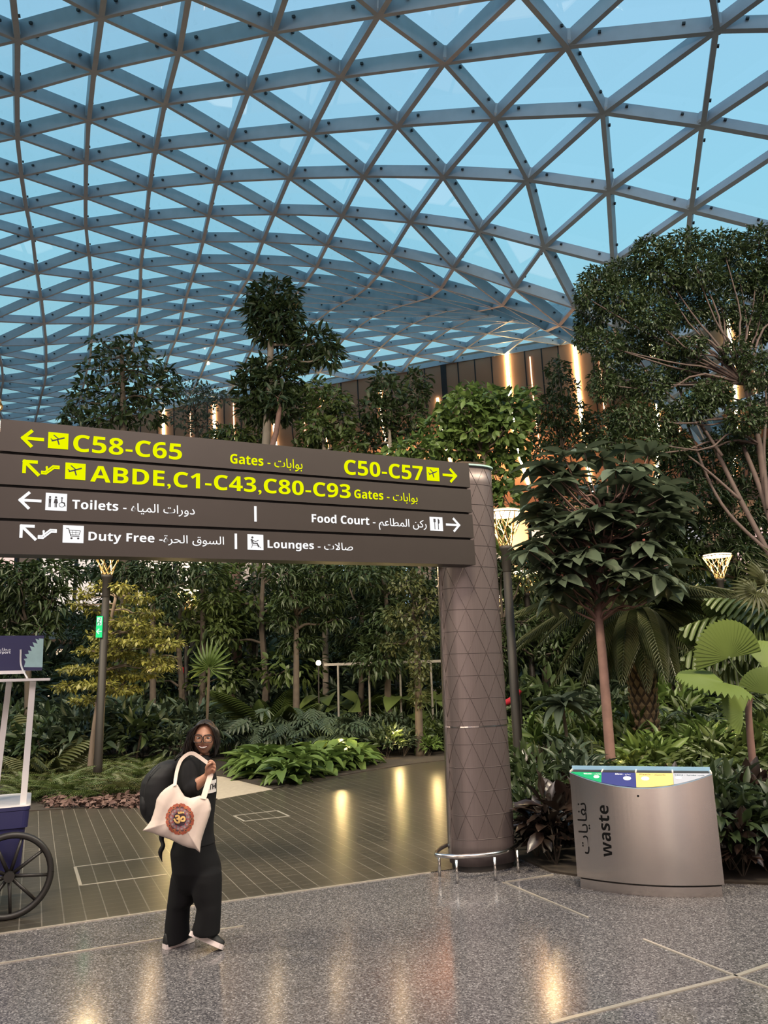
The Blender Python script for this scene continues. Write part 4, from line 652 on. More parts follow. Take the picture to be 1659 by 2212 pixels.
for i in range(34):
    a = 2*math.pi*i*.382+.2; el = [.15, .55, .95, -.05][i % 4]; l = [1.75, 1.9, 1.8, 1.55][i % 4]; L = Leaves(); L.add(DATE, topp+np.array([.12*math.cos(a), .12*math.sin(a), 0]), np.array([math.cos(a), math.sin(a), el]), np.array([0, 0, 1.]), l, l*1.05); L.build('frond', LM['palm'], o)
# fan palms at the right edge
def fan_palm(name, label, Y, stem, leaves, mat, tpl=FAN, cat='palm', bark=M_BARKR):
    b = at(*stem[0], Y); b[2] = 0; o = thing(name, b, label, cat); sp = curve([b]+[at(x, y, Y) for x, y in stem[1:]], 12); g = G(); g.tube(sp, np.linspace(.05, .03, 12), 8); g.build('stem', bark, o, smooth=True)
    for (x, y, r, dx, dz, fx, fy, fz, dy) in leaves:
        c = at(x, y, Y+dy); R = r*scale_at(c); L = Leaves(); L.add(tpl, c, nrm([dx, -.15, dz]), nrm([fx, fy, fz]), R, R); lf = L.build('fan_leaf', mat, o); g = G(); branch(g, sp[-1], c, .010, .008, -.1, 8, 5); g.build('leaf_stalk', M_STEM, lf)
    return o
fan_palm('fan_palm', 'fan palm with big round pleated leaves at the right edge, right of the stout palm', 9.0, [(1622, 1640), (1618, 1560), (1622, 1500)], [(1575, 1421, 84, -.2, .95, .1, -1, .35, 0), (1640, 1432, 62, .75, .35, -.2, -.75, .65, .25), (1565, 1474, 100, -1, .06, .05, -.28, .95, -.2), (1606, 1538, 62, -.72, .6, -.5, -.5, .7, -.3), (1655, 1500, 60, .2, .9, -.6, -.8, .3, -.2), (1680, 1540, 66, .7, .3, -.1, -.8, .6, 0)], LM['fan'])
fan_palm('split_fan_palm', 'palm with split fan leaves at the right edge above the round-leaved fan palm', 9.6, [(1690, 1640), (1690, 1400), (1690, 1300)], [(1650, 1262, 62, -.5, .6, .3, -1, .5, 0), (1632, 1280, 56, -.9, -.3, .2, -.8, .6, -.2), (1700, 1230, 66, .1, 1, 0, -1, .4, 0)], LM['palm'], SPLITFAN)
b = at(1720, 1600, 10.2); b[2] = 0; o = thing('feather_palm', b, 'palm with long arching feather fronds reaching in from the right edge', 'palm'); g = G(); tp = at(1720, 1370, 10.2); g.tube([b, tp], [.09, .06], 10); g.build('trunk', M_BARKD, o, smooth=True)
for dx, dz, l in ((-1, .35, 1.75), (-1, .62, 1.7), (-.8, .05, 1.5), (-.9, 1.0, 1.4), (.8, .5, 1.5), (-.5, .2, 1.4)): L = Leaves(); L.add(FISH, tp, nrm([dx, -.25, dz]), np.array([0, 0, 1.]), l, l*.85); L.build('frond', LM['mid'], o)
# left: golden layered tree, lamplight put into its leaf colour
tree('golden_tree', 'golden layered small tree lit by the left lamp post it grows behind', 'tree', 16.0, [(196, 1640), (205, 1560), (222, 1450), (240, 1340), (250, 1290)], [(180, 1282, 26, 10), (215, 1268, 26, 9), (265, 1270, 30, 10), (300, 1292, 34, 9), (170, 1305, 24, 8), (205, 1318, 26, 8), (250, 1315, 30, 9), (320, 1325, 34, 8), (265, 1345, 44, 9), (330, 1362, 50, 9), (215, 1372, 30, 8), (290, 1385, 54, 9), (360, 1392, 40, 9), (195, 1405, 34, 8), (250, 1412, 52, 9), (325, 1425, 54, 9), (170, 1445, 44, 8), (220, 1446, 50, 9), (290, 1458, 60, 9), (150, 1482, 40, 8), (210, 1478, 50, 8), (265, 1490, 44, 9), (190, 1512, 40, 8), (300, 1350, 30, 10, -.4), (235, 1390, 30, 10, .5), (350, 1440, 40, 8)], T_SMALL, .105, .5, LM['yellow'], M_BARK, 1.0, tr=(.06, .03), flat=1.0, shell=.2)
BT = [('back_tree', 'dark tree mass behind the cart roof at the far left', 20, [(60, 1560), (60, 1350)], [(40, 1250, 60, 34), (110, 1240, 60, 34), (60, 1300, 60, 36), (20, 1340, 40, 40), (110, 1300, 40, 34), (-40, 1260, 60, 60), (30, 1400, 40, 36), (90, 1360, 40, 30)], T_THIN, .26, .26, 'dark', .8),
 ('back_tree', 'dark tree with upswept sprays behind the golden tree, under the sign', 22, [(330, 1560), (330, 1300)], [(330, 1240, 50, 26), (390, 1232, 50, 24), (280, 1235, 40, 20), (360, 1290, 40, 22), (440, 1240, 40, 24)], T_THIN, .24, .26, 'dark', .7),
 ('back_tree', 'grey trunked tree between the left lamps and the twin trunks', 23, [(437, 1520), (438, 1400), (438, 1260)], [(470, 1300, 36, 24), (455, 1235, 40, 20), (480, 1360, 30, 30), (410, 1350, 30, 20)], T_LANCE, .22, .36, 'mid', .8),
 ('back_tree', 'dark evergreen with drooping sprays right of the twin trunks, under the sign', 21, [(640, 1560), (640, 1330)], [(620, 1240, 44, 24), (680, 1240, 50, 26), (640, 1290, 50, 22), (700, 1290, 44, 24), (610, 1340, 30, 20), (665, 1340, 46, 20), (650, 1390, 46, 20), (720, 1340, 30, 18)], T_THIN, .2, .3, 'dark', .95),
 ('back_tree', 'dark evergreen in the middle under the sign with lit shops showing through', 22.5, [(780, 1560), (782, 1340)], [(750, 1238, 40, 16), (810, 1250, 50, 24), (780, 1310, 40, 14), (830, 1310, 46, 20), (760, 1375, 46, 18), (820, 1375, 50, 24), (790, 1415, 50, 18)], T_THIN, .2, .3, 'dark', .85),
 ('back_tree', 'olive green tree with hanging trailers just left of the sign column', 19, [(905, 1560), (900, 1350)], [(880, 1260, 40, 26), (925, 1300, 34, 30), (870, 1330, 44, 24), (915, 1370, 36, 30), (905, 1430, 24, 34), (905, 1490, 22, 40), (850, 1390, 34, 20)], T_SMALL, .12, .5, 'olive', 1.0),
 ('back_tree', 'leafy dark tree just right of the column behind the lamp pair', 21, [(1085, 1560), (1085, 1350)], [(1085, 1200, 30, 30), (1130, 1230, 34, 26), (1080, 1400, 34, 34), (1120, 1350, 36, 26), (1180, 1350, 40, 30), (1200, 1410, 46, 34)], T_LANCE, .2, .36, 'dark', .8),
 ('back_tree', 'dark leafy tree behind the stout palm', 20, [(1450, 1560), (1450, 1400)], [(1420, 1290, 50, 22), (1480, 1290, 40, 24), (1450, 1340, 60, 24), (1330, 1370, 40, 30), (1490, 1400, 50, 30), (1440, 1440, 60, 26)], T_LANCE, .2, .36, 'dark', .8)]
for n_, lab, Y, tk, cl, tpl, l, w, m_, dn in BT: tree(n_, lab, 'tree', Y, tk, cl, tpl, l, w, LM[m_], M_BARKD, dn, 'trees behind the beds', tr=(.12, .07), flat=.9)
# ------------- low plants: prototypes built once, copied along the beds
def proto(name, parts, cat, group, label):
    o = thing(name, (0, 0, -50), label, cat, group); 
    for pn, me in parts: c = bpy.data.objects.new(pn, me); COL.objects.link(c); c.parent = o
    return o
def fern_mesh(n=16, l=.75, mat='mid', tpl=FERN, wf=.9, up0=.2, up1=1.3, nm='fronds'):
    L = Leaves(); a = np.arange(n)*2.4+rng.random(n)*.5; el = rng.uniform(up0, up1, n); d = np.stack([np.cos(a), np.sin(a), el], 1); s = l*(.75+.5*rng.random(n)); L.add(tpl, np.stack([.04*np.cos(a), .04*np.sin(a), np.full(n, .03)], 1), d, np.array([0, 0, 1.]), s, s*wf); return L.mesh(nm, LM[mat])
def rosette_mesh(n=34, l=.36, w=.34, mat='bright', tpl=T_BROAD, h=.35, nm='leaves'):
    L = Leaves(); a = rng.random(n)*6.28; el = rng.uniform(.05, 1.3, n); r = rng.random(n)*.22; p = np.stack([r*np.cos(a), r*np.sin(a), .06+h*rng.random(n)], 1); s = l*(.7+.6*rng.random(n)); L.add(tpl, p, np.stack([np.cos(a), np.sin(a), el-.3], 1), np.array([0, 0, 1.])+rng.normal(size=(n, 3))*.15, s, s*w); return L.mesh(nm, LM[mat])
def stalk_mesh(tpl, n=9, l=.45, w=.9, h=.75, mat='blue', spread=.5):
    L = Leaves(); g = G(); 
    for i in range(n):
        a = i*2.4+rng.random(); r = spread*(.3+.7*rng.random()); z = h*(.55+.5*rng.random()); p = np.array([r*math.cos(a), r*math.sin(a), z]); g.tube(curve([(0, 0, .02), (p[0]*.3, p[1]*.3, z*.6), p], 6), .009, 4); s = l*(.75+.5*rng.random()); L.add(tpl, p, np.array([math.cos(a), math.sin(a), -.35+.4*rng.random()]), np.array([0, 0, 1.])+.3*rng.normal(size=3), s, s*w)
    return [('leaves', L.mesh('leaves', LM[mat])), ('stalks', g.mesh('stalks', M_STEM))]
def dome_mesh(n, l, w, mat, r=(.42, .42, .4), z=.36, tpl=T_LANCE):
    L = Leaves(); d = rdir(n); d[:, 2] = np.abs(d[:, 2])*1.2-.25; p = np.array([0, 0, z])+d*np.array(r)*(.5+.5*rng.random(n))[:, None]; s = l*(.7+.6*rng.random(n)); L.add(tpl, p, d*np.array([1, 1, .6])+rng.normal(size=(n, 3))*.4+np.array([0, 0, .25]), np.array([0, 0, 1.])+.4*rng.normal(size=(n, 3)), s, s*w); g = G(); [g.tube([(0, 0, 0), tuple(np.array([0, 0, z])+rdir(1)[0]*np.array(r)*.6)], .008, 4) for _ in range(5)]; return [('leaves', L.mesh('leaves', LM[mat])), ('stems', g.mesh('stems', M_BARKD))]
class Kind:
    def __init__(s, name, cat, parts_list): s.name = name; s.cat = cat; s.pl = parts_list; s.roots = [None]*len(parts_list); s.i = 0
    def put(s, x, y, rz=None, sc=1., label=None, group=None, z=0.0):
        k = s.i % len(s.pl); s.i += 1; rz = rng.random()*6.28 if rz is None else rz
        if s.roots[k] is None:
            o = proto(s.name, s.pl[k], s.cat, group, label); o.location = (float(x), float(y), z); o.rotation_euler.z = rz; o.scale = (sc, sc, sc); s.roots[k] = o
        else: o = dup(s.roots[k], (x, y, z), rz, sc, label, group)
        o['label'] = label; return o
K_FERN = Kind('fern', 'fern', [[('fronds', fern_mesh())], [('fronds', fern_mesh(20, .68))], [('fronds', fern_mesh(14, .8))]])
K_OFERN = Kind('fern', 'fern', [[('fronds', fern_mesh(18, .7, 'olive'))], [('fronds', fern_mesh(16, .75, 'olive'))]])
K_BROAD = Kind('broad_leaf_plant', 'plant', [[('leaves', rosette_mesh(30, .46, .46))], [('leaves', rosette_mesh(34, .44, .44))]])
K_PHIL = Kind('split_leaf_plant', 'plant', [stalk_mesh(LOBED), stalk_mesh(LOBED, 11, .5, .9, .8), stalk_mesh(LOBED, 8, .42, .9, .6)])
K_EAR = Kind('elephant_ear', 'plant', [stalk_mesh(T_HEART, 8, .5, .75, .9, 'mid', .45), stalk_mesh(T_HEART, 7, .42, .75, .8, 'mid', .4)])
K_LANCE = Kind('leafy_shrub', 'shrub', [dome_mesh(150, .27, .3, 'mid'), dome_mesh(140, .30, .28, 'mid'), dome_mesh(160, .25, .32, 'bright')])
K_DARK = Kind('dark_shrub', 'shrub', [dome_mesh(170, .2, .4, 'dark', (.5, .5, .5), .45), dome_mesh(170, .22, .36, 'blue', (.5, .5, .55), .5)])
K_WINE = Kind('wine_red_shrub', 'shrub', [dome_mesh(120, .22, .5, 'wine', (.36, .36, .34), .36, T_OVAL), dome_mesh(110, .24, .48, 'wine', (.34, .34, .38), .4, T_OVAL)])
K_BFERN = Kind('sword_fern', 'fern', [[('fronds', fern_mesh(20, .62, 'bright', LOBED, .42, .8, 2.6))], [('fronds', fern_mesh(20, .7, 'mid', LOBED, .40, .8, 2.6))]])
K_PALM = Kind('young_palm', 'palm', [[('fronds', fern_mesh(9, 1.4, 'mid', PALM, .7, 1.4, 3.6))], [('fronds', fern_mesh(8, 1.5, 'mid', PALM, .7, 1.4, 3.6))]])
K_FISH = Kind('drooping_palm', 'palm', [[('fronds', fern_mesh(9, 1.1, 'olive', FISH, .85, .9, 2.6))]])
def inpoly(p, poly):
    c = False; n = len(poly)
    for i in range(n):
        a, b = poly[i], poly[(i+1) % n]
        if (a[1] > p[1]) != (b[1] > p[1]) and p[0] < (b[0]-a[0])*(p[1]-a[1])/(b[1]-a[1])+a[0]: c = not c
    return c
def scatter(kinds, poly, n, dmin, sc, label, group, z=0.0):
    """kinds spread inside a ground polygon, keeping dmin apart"""
    xs = [p[0] for p in poly]; ys = [p[1] for p in poly]; got = []; tries = 0
    while len(got) < n and tries < n*60:
        tries += 1; p = (rng.uniform(min(xs), max(xs)), rng.uniform(min(ys), max(ys)))
        if inpoly(p, poly) and all((p[0]-q[0])**2+(p[1]-q[1])**2 > dmin*dmin for q in got): got.append(p)
    for i, p in enumerate(got): kinds[i % len(kinds)].put(p[0], p[1], None, rng.uniform(*sc), label, group, z)
gp = lambda *pts: [ground(x, y)[:2] for x, y in pts]
# trees at the back of the garden, in front of the mall
def back_proto(tpl, l, w, m, n, seed):
    L = Leaves(); g = G(); g.tube(curve([(0, 0, 0), (.1, .05, 1.6), (-.05, 0, 3.4), (.05, 0, 5)], 10), np.linspace(.13, .05, 10), 7)
    for _ in range(11):
        c = np.array([rng.uniform(-1.5, 1.5), rng.uniform(-1, 1), rng.uniform(2.0, 5.6)]); clump_leaves(L, c, np.array([1.0, .9, .55]), n//11, tpl, l, w, .8, .3); branch(g, (0, 0, min(4.5, c[2]-.3)), c, .04, .015)
    return [('crown', L.mesh('crown', LM[m])), ('trunk', g.mesh('trunk', M_BARKD))]
K_BACK = Kind('garden_tree', 'tree', [back_proto(T_LANCE, .24, .36, 'dark', 2600, 1), back_proto(T_THIN, .26, .28, 'dark', 3200, 2), back_proto(T_OVAL, .24, .45, 'mid', 2000, 3)])
scatter([K_BACK], [(-21, 27), (21, 27), (34, 46), (-34, 46)], 46, 2.6, (.85, 1.25), 'dark tree of the back rows with lit shops glinting through its leaves', 'trees at the back of the garden')
scatter([K_BACK], [(-12, 22), (-4.5, 21), (12, 21.5), (15, 26), (-15, 26)], 11, 2.2, (.8, 1.1), 'dark tree in the middle of the garden behind the lamps', 'trees in the middle of the garden')
# left bed
scatter([K_FERN, K_OFERN], gp((60, 1738), (330, 1722), (345, 1660), (40, 1660)), 80, .30, (.7, 1.1), 'feathery green fern massed around the foot of the left lamp post', 'ferns along the left bed edge')
scatter([K_DARK], gp((-40, 1690), (440, 1668), (430, 1625), (-40, 1625)), 40, .55, (.9, 1.6), 'dark leafy shrub in the shadowed thicket between the cart and the woman', 'dark thicket shrubs on the left')
for x, y, Y, s, lab in ((135, 1500, 18, 1.5, 'drooping palm with broad leaflets right of the cart signboard'), (100, 1600, 16.2, 1.0, 'low drooping palm under the cart roof'), (590, 1530, 21, 1.5, 'tall young palm in front of the twin trunks'), (20, 1600, 17, 1.3, 'drooping palm behind the cart at the left edge')):
    p = at(x, y, Y); (K_FISH if 'drooping' in lab else K_PALM).put(p[0], p[1], None, s, lab, 'palms in the left beds')
p = at(445, 1560, 17); o = thing('spiky_fan_palm', (p[0], p[1], 0), 'small spiky fan palm above the woman, beside the red alarm box', 'palm'); L = Leaves(); c = at(452, 1440, 17); L.add(SPLITFAN, c, np.array([.1, -.1, 1.]), np.array([0, -1., .3]), .62, .5); g = G(); g.tube([(p[0], p[1], 0), c], .03, 6); g.build('stem', M_BARKD, o); L.build('fan_leaf', LM['bright'], o)
# middle bed
for i, (x, y) in enumerate(((570, 1690), (612, 1702), (655, 1692), (700, 1680), (745, 1668), (560, 1668), (625, 1672), (675, 1664), (720, 1655), (775, 1660), (600, 1655), (525, 1672), (585, 1680), (640, 1682), (690, 1672), (735, 1672), (760, 1668), (545, 1680), (665, 1676))):
    p = ground(x, y-8); K_BROAD.put(p[0], p[1], None, rng.uniform(.85, 1.15), 'broad-leaved bright green plant spilling over the paved walk right of the woman', 'broad-leaved plants at the corner of the walk')
scatter([K_PHIL], gp((470, 1640), (760, 1645), (800, 1618), (470, 1618)), 24, .55, (1.0, 1.5), 'split-leaf plant with deeply cut dark leaves behind the broad-leaved clump', 'split-leaf plants in the middle bed')
scatter([K_EAR], gp((680, 1612), (955, 1618), (955, 1596), (680, 1596)), 22, .6, (1.0, 1.6), 'elephant ear plant with big heart-shaped leaves behind the split-leaf plants', 'elephant ears in the middle bed')
scatter([K_DARK, K_LANCE], gp((800, 1648), (960, 1632), (1060, 1628), (1060, 1606), (800, 1612)), 34, .42, (.6, 1.0), 'glossy dark shrub along the walk edge left of the column', 'shrubs along the far walk edge')
scatter([K_LANCE, K_DARK], gp((300, 1620), (960, 1602), (1120, 1600), (1120, 1575), (200, 1580)), 60, .8, (1.3, 2.2), 'leafy shrub in the dense second row under the sign', 'second row shrubs under the sign')
scatter([K_DARK], gp((-100, 1582), (1100, 1572), (1100, 1545), (-100, 1552)), 60, 1.4, (2.2, 4.2), 'tall dark shrub in the back rows under the sign', 'back row shrubs')
# right bed
scatter([K_WINE, K_WINE, K_DARK], [q[:2] for q in (bedR[1]+[.08, 0, 0], bedR[3]+[.13, .05, 0], bedR[4]+[.0, .16, 0], bedR[5]+[.1, .2, 0], bedR[5]+[.5, 1.3, 0], bedR[1]+[.9, .4, 0])], 44, .17, (.6, 1.0), 'dark glossy shrub, green or wine-red, between the column and the waste bin', 'wine-dark shrubs left of the bin')
scatter([K_WINE, K_DARK], [q[:2] for q in (bedR[6]+[.25, .15, 0], bedR[7]+[.1, .15, 0], bedR[8]+[.5, .5, 0], bedR[8]+[.3, 1.2, 0], bedR[6]+[.6, 1.1, 0])], 26, .22, (.55, .95), 'dark glossy shrub behind the right end of the waste bin', 'dark shrubs right of the bin')
scatter([K_BFERN], gp((1180, 1752), (1560, 1755), (1760, 1790), (2100, 1840), (2100, 1720), (1180, 1712)), 84, .26, (.8, 1.1), 'upright sword fern in the bright hedge right behind the waste bin', 'sword ferns behind the bin')
scatter([K_LANCE, K_LANCE, K_BFERN], gp((1150, 1712), (2150, 1722), (2150, 1660), (1140, 1655)), 120, .4, (.85, 1.3), 'leafy green shrub in the slope of plants above the waste bin', 'leafy shrubs above the bin')
scatter([K_PHIL, K_LANCE], gp((1140, 1655), (2150, 1660), (2150, 1620), (1130, 1618)), 96, .6, (.9, 1.4), 'leafy plant in the third row of the right bed, below the lamp pair', 'third row plants right')
scatter([K_LANCE, K_DARK], gp((1110, 1618), (1760, 1620), (1760, 1578), (1090, 1576)), 66, .85, (1.2, 2.1), 'bushy shrub in the back rows of the right bed around the stout palm', 'back row shrubs right')
scatter([K_DARK], gp((1090, 1575), (1760, 1576), (1760, 1548), (1090, 1546)), 34, 1.5, (2.4, 3.6), 'tall dim shrub at the very back of the right bed', 'rearmost shrubs right')
for x, y, Y, s, lab in ((1230, 1570, 13.0, .8, 'silver-leaved rosette plant left of the stout palm'),):
    p = at(x, y, Y); p[2] = 0; o = thing('silver_rosette', p, lab, 'plant'); L = Leaves(); n = 22; a = np.arange(n)*2.4; c = at(1215, 1525, Y); L.add(T_BROAD, np.repeat(c[None], n, 0), np.stack([np.cos(a), np.sin(a), rng.uniform(-.4, 1.2, n)], 1), np.array([0, 0, 1.]), .5, .16); L.build('leaves', LM['grey'], o); g = G(); g.tube([p, c], .03, 6); g.build('stem', M_BARKD, o)
L = Leaves(); n = 1500; q = np.array([ground(rng.uniform(95, 345), rng.uniform(1712, 1748)) for _ in range(n)]); q[:, 2] = rng.uniform(.02, .10, n); L.add(T_OVAL, q, rng.normal(size=(n, 3))*np.array([1, 1, .35]), np.array([0, 0, 1.])+.5*rng.normal(size=(n, 3)), rng.uniform(.06, .13, n), .06); L.build('leaf_litter', LM['dry'], label='brown and purplish dry leaves scattered along the left bed edge', cat='leaf litter', kind='stuff')
# hidden garden spotlights that glow among the plants
for x, y, Y, e in ((735, 1590, 17.5, 45), (860, 1580, 18.5, 40), (940, 1575, 17, 18), (1590, 1600, 13.5, 40), (1120, 1590, 17, 40), (1330, 1640, 11.8, 14), (380, 1500, 17, 35), (1490, 1600, 15, 20)):
    p = at(x, y, Y); light('garden_spot', 'POINT', (p[0], p[1], max(.45, p[2])), e, (1.0, .72, .30), .06)
# garden railing, bulb and red rope seen among the leaves
a, b = at(700, 1436, 21), at(1075, 1424, 21); hr = thing('handrail', ((a[0]+b[0])/2, 21, 0), 'pale metal handrail with thin posts among the trees left of the column', 'handrail'); M_RAIL = P('pale_rail', (.22, .20, .18), .5, .3)
G().bar(a, b, .06, .07).build('top_rail', M_RAIL, hr)
for t in np.linspace(.08, .97, 6): p = a*(1-t)+b*t; G().tube([(p[0], p[1], 0), p], .03, 8).build('post', M_RAIL, hr)
p = at(688, 1432, 20.5); o = thing('garden_bulb', p, 'small round glowing bulb at the left end of the handrail', 'lamp'); G().sphere(p, .07, 12, 8).build('globe', emit_mat('bulb_glow', (1, .75, .4), 14), o, smooth=True); G().tube([(p[0], p[1], 0), p-np.array([0, 0, .07])], .02, 6).build('stake', M_POLE, o)
pts = curve([at(x, y, 15.5) for x, y in ((1060, 1508), (1078, 1519), (1095, 1517), (1112, 1506), (1122, 1490))], 16); o = thing('red_rope', pts[8], 'thick red rope hanging just right of the sign column', 'rope'); G().tube(pts, .06, 10).build('rope_strand', P('rope_red', (.42, .015, .03), .85, noise=.3, nscale=60, bump=.6), o, smooth=True); g = G(); g.tube([(pts[0][0], 15.5, 0), pts[0]], .03, 6); g.tube([(pts[-1][0], 15.5, 0), pts[-1]], .03, 6); g.build('rope_post', M_POLE, o)
# ---------------------------------------------------------------- waste bin with four openings
M_BIN = P('brushed_steel_bin', (.66, .60, .57), .25, 1.0, noise=.06, nscale=60, stretch=(1, 1, .02), aniso=.75); M_BLK = P('black_lettering', (.006, .006, .006), .9, spec=.1)
bl, brp = ground(1249, 1919), ground(1568, 1938); bu = nrm(brp-bl); bn = np.array([bu[1], -bu[0], 0]); BW = np.linalg.norm(brp-bl)
wb = thing('waste_bin', (bl+brp)/2, 'brushed steel recycling bin with curved front and four coloured openings', 'bin')
BZ = .985; BG = .145
def arc(s): q = s/BW; return BG*4*q*(1-q)
def bp(s, z, off=0., d=None): return bl + bu*s + np.array([0, 0, z]) + bn*((arc(s) if d is None else d)+off)
ztop = lambda s: BZ-.74*arc(s)
ss = np.linspace(0, BW, 33); DB = -.30
def bring(z, inset=0., zf=None):
    f = [bp(np.clip(s, inset, BW-inset), zf(s) if zf else z, -inset) for s in ss]; return f+[bp(BW-inset, z, 0, DB+inset), bp(inset, z, 0, DB+inset)]
G().loft([bring(.098), bring(.5), bring(.86), bring(BZ, 0, ztop)]).build('body', M_BIN, wb)
G().loft([bring(.0, .022), bring(.08, .022)]).build('plinth', M_BIN, wb); G().loft([bring(.078, .03), bring(.088, .03)]).build('plinth_gap', M_DARK, wb)
names = [('Waste - '+arabic('نفايات'), (.0, .30, .11), (.8, .9, .85)), ('Glass - '+arabic('زجاج'), (.025, .03, .16), (.85, .85, .9)), ('Plastic - '+arabic('بلاستيك'), (.55, .43, .15), (.25, .2, .05)), ('Cans - '+arabic('علب معدنية'), (.34, .36, .42), (.10, .15, .18))]
cuts = [0.0, .235, .478, .735, 1.0]; M_WLID = P('label_white', (.8, .8, .8), .4)
def lidp(q, t, up=.004): s = q*BW; a = arc(s); return bl+bu*s+bn*(a*t)+np.array([0, 0, BZ-.74*a*t])+nrm(bn*.6+np.array([0, 0, .8]))*up
for i, (tx_, c, tc_) in enumerate(names):
    q0, q1 = cuts[i]+(.012 if i == 0 else .001), cuts[i+1]-(.012 if i == 3 else .001); g = G(); qs = np.linspace(q0, q1, 12)
    g.loft([[lidp(q, .02, .002) for q in qs]+[lidp(q, .97, .002) for q in qs[::-1]], [lidp(q, .02, .007) for q in qs]+[lidp(q, .97, .007) for q in qs[::-1]]])
    ld = g.build('opening_label', P('label_%d' % i, c, .4), wb)
    if i: tag(ld, {1: 'navy label reading Glass', 2: 'yellow label reading Plastic', 3: 'grey label reading Cans'}[i])
    else: tag(ld, 'green label reading Waste')
    w_ = (q1-q0)*BW; Z0 = BZ; sl = nrm(bn*1.0+np.array([0, 0, -.74])); nn = nrm(bn*.6+np.array([0, 0, .8]))
    def lf(v, s0=q0*BW): v = np.atleast_2d(v); return bl+np.array([0, 0, Z0])+bu*(v[:, :1])+sl*(-v[:, 1:2])+nn*(v[:, 2:3]+.0075)
    x0 = q0*BW+w_*(.42 if i == 0 else .4 if i == 1 else .1 if i == 2 else .04); x1 = x0+w_*(.56 if i == 0 else .45 if i == 1 else .7 if i == 2 else .8)
    lettering(tx_, lf, x0, x1, -.030, .015, P('label_text_%d' % i, tc_, .5), ld, 0, .001)
    cx = q0*BW+w_*(.84 if i == 0 else .75 if i == 1 else .25 if i == 2 else .14); cyy = -.072 if i in (1, 2) else -.058
    ge = G(); ge.slab(lf([(cx+(.034 if i in (1, 2) else .026)*math.cos(a), cyy+(.024 if i in (1, 2) else .018)*math.sin(a), 0) for a in np.arange(24)*2*math.pi/24]), nn*.001); pe = ge.build('pictogram', M_WLID, ld)
    sh = [[(-.3, .7), (.3, .7), (.22, -.7), (-.22, -.7)], [(-.1, .9), (.1, .9), (.12, .3), (.25, -.1), (.25, -.8), (-.25, -.8), (-.25, -.1), (-.12, .3)], [(-.12, .9), (.12, .9), (.12, .65), (.3, .4), (.22, 0), (.3, -.4), (.25, -.8), (-.25, -.8), (-.3, -.4), (-.22, 0), (-.3, .4), (-.12, .65)], [(-.25, .7), (.25, .7), (.32, .5), (.32, -.5), (.25, -.7), (-.25, -.7), (-.32, -.5), (-.32, .5)]][i]
    ge = G(); [ge.slab(lf([(x, y, .0012) for x, y in p]), nn*.0008) for p in thick([(cx+a*.02, cyy+b*.02) for a, b in sh+[sh[0]]], .0016)]; ge.build('symbol', P('symbol_grey', (.25, .25, .3), .5), pe)
g = G()
for i, q in enumerate((0.004, *cuts[1:4], .996)): g.box(bl+bu*(q*BW)+bn*(-.11)+np.array([0, 0, BZ-.06]), (.012, .20, .14), (bu, bn, (0, 0, 1)))
g.build('divider', P('divider_pale', (.72, .66, .58), .4), wb)
g = G(); g.box(bl+bu*(BW/2)+bn*(-.20)+np.array([0, 0, BZ-.10]), (BW-.01, .02, .27), (bu, bn, (0, 0, 1))); g.build('back_panel', P('pale_blue_panel', (.30, .52, .72), .35), wb)
g = G(); g.box(bl+bu*(BW/2)+bn*(-.1)+np.array([0, 0, BZ-.002]), (BW-.04, .17, .01), (bu, bn, (0, 0, 1))); g.build('slot_floor', M_DARK, wb)
g = G(); g.loft([[bp(s, ztop(s)-.004, .0015) for s in ss]+[bp(s, ztop(s)-.004, -.004) for s in ss[::-1]], [bp(s, ztop(s)+.003, .0015) for s in ss]+[bp(s, ztop(s)+.003, -.004) for s in ss[::-1]]]); g.build('rim', P('rim_blue', (.35, .5, .65), .3, .4), wb)
def bmap(v): v = np.atleast_2d(v); return np.array([bp(float(np.clip(a[0], 0, BW)), a[1], .001+a[2]) for a in v])
# words run up the panel: text x -> z, text y -> -s
def rot_words(body, s_base, z0, z1, cap, nm):
    return lettering(body, lambda q: bmap(np.stack([s_base-q[:, 1], q[:, 0], q[:, 2]], 1)), z0, z1, 0, cap, M_BLK, wb, 0, .0012, nm)
px2s = lambda cx, cy: (lambda X: (float((X-bl)@bu), float(X[2])))(hit(1080+cx*.349, 1620+cy*.349, bl+bn*.08, bn))
s1, z1 = px2s(692, 660); s2, z2 = px2s(675, 340); s3, z3 = px2s(552, 650); s4, z4 = px2s(535, 332)
rot_words('waste', (s1+s2)/2, z1, z2, .095, 'lettering'); rot_words(arabic('نفايات'), (s3+s4)/2-.004, z3, z4, .085, 'lettering')
sk, zk = px2s(856, 278); g = G(); c = bp(sk, zk, .0); g.tube([c-bn*.002, c+bn*.004], .009, 12); g.build('lock', M_BLK, wb)
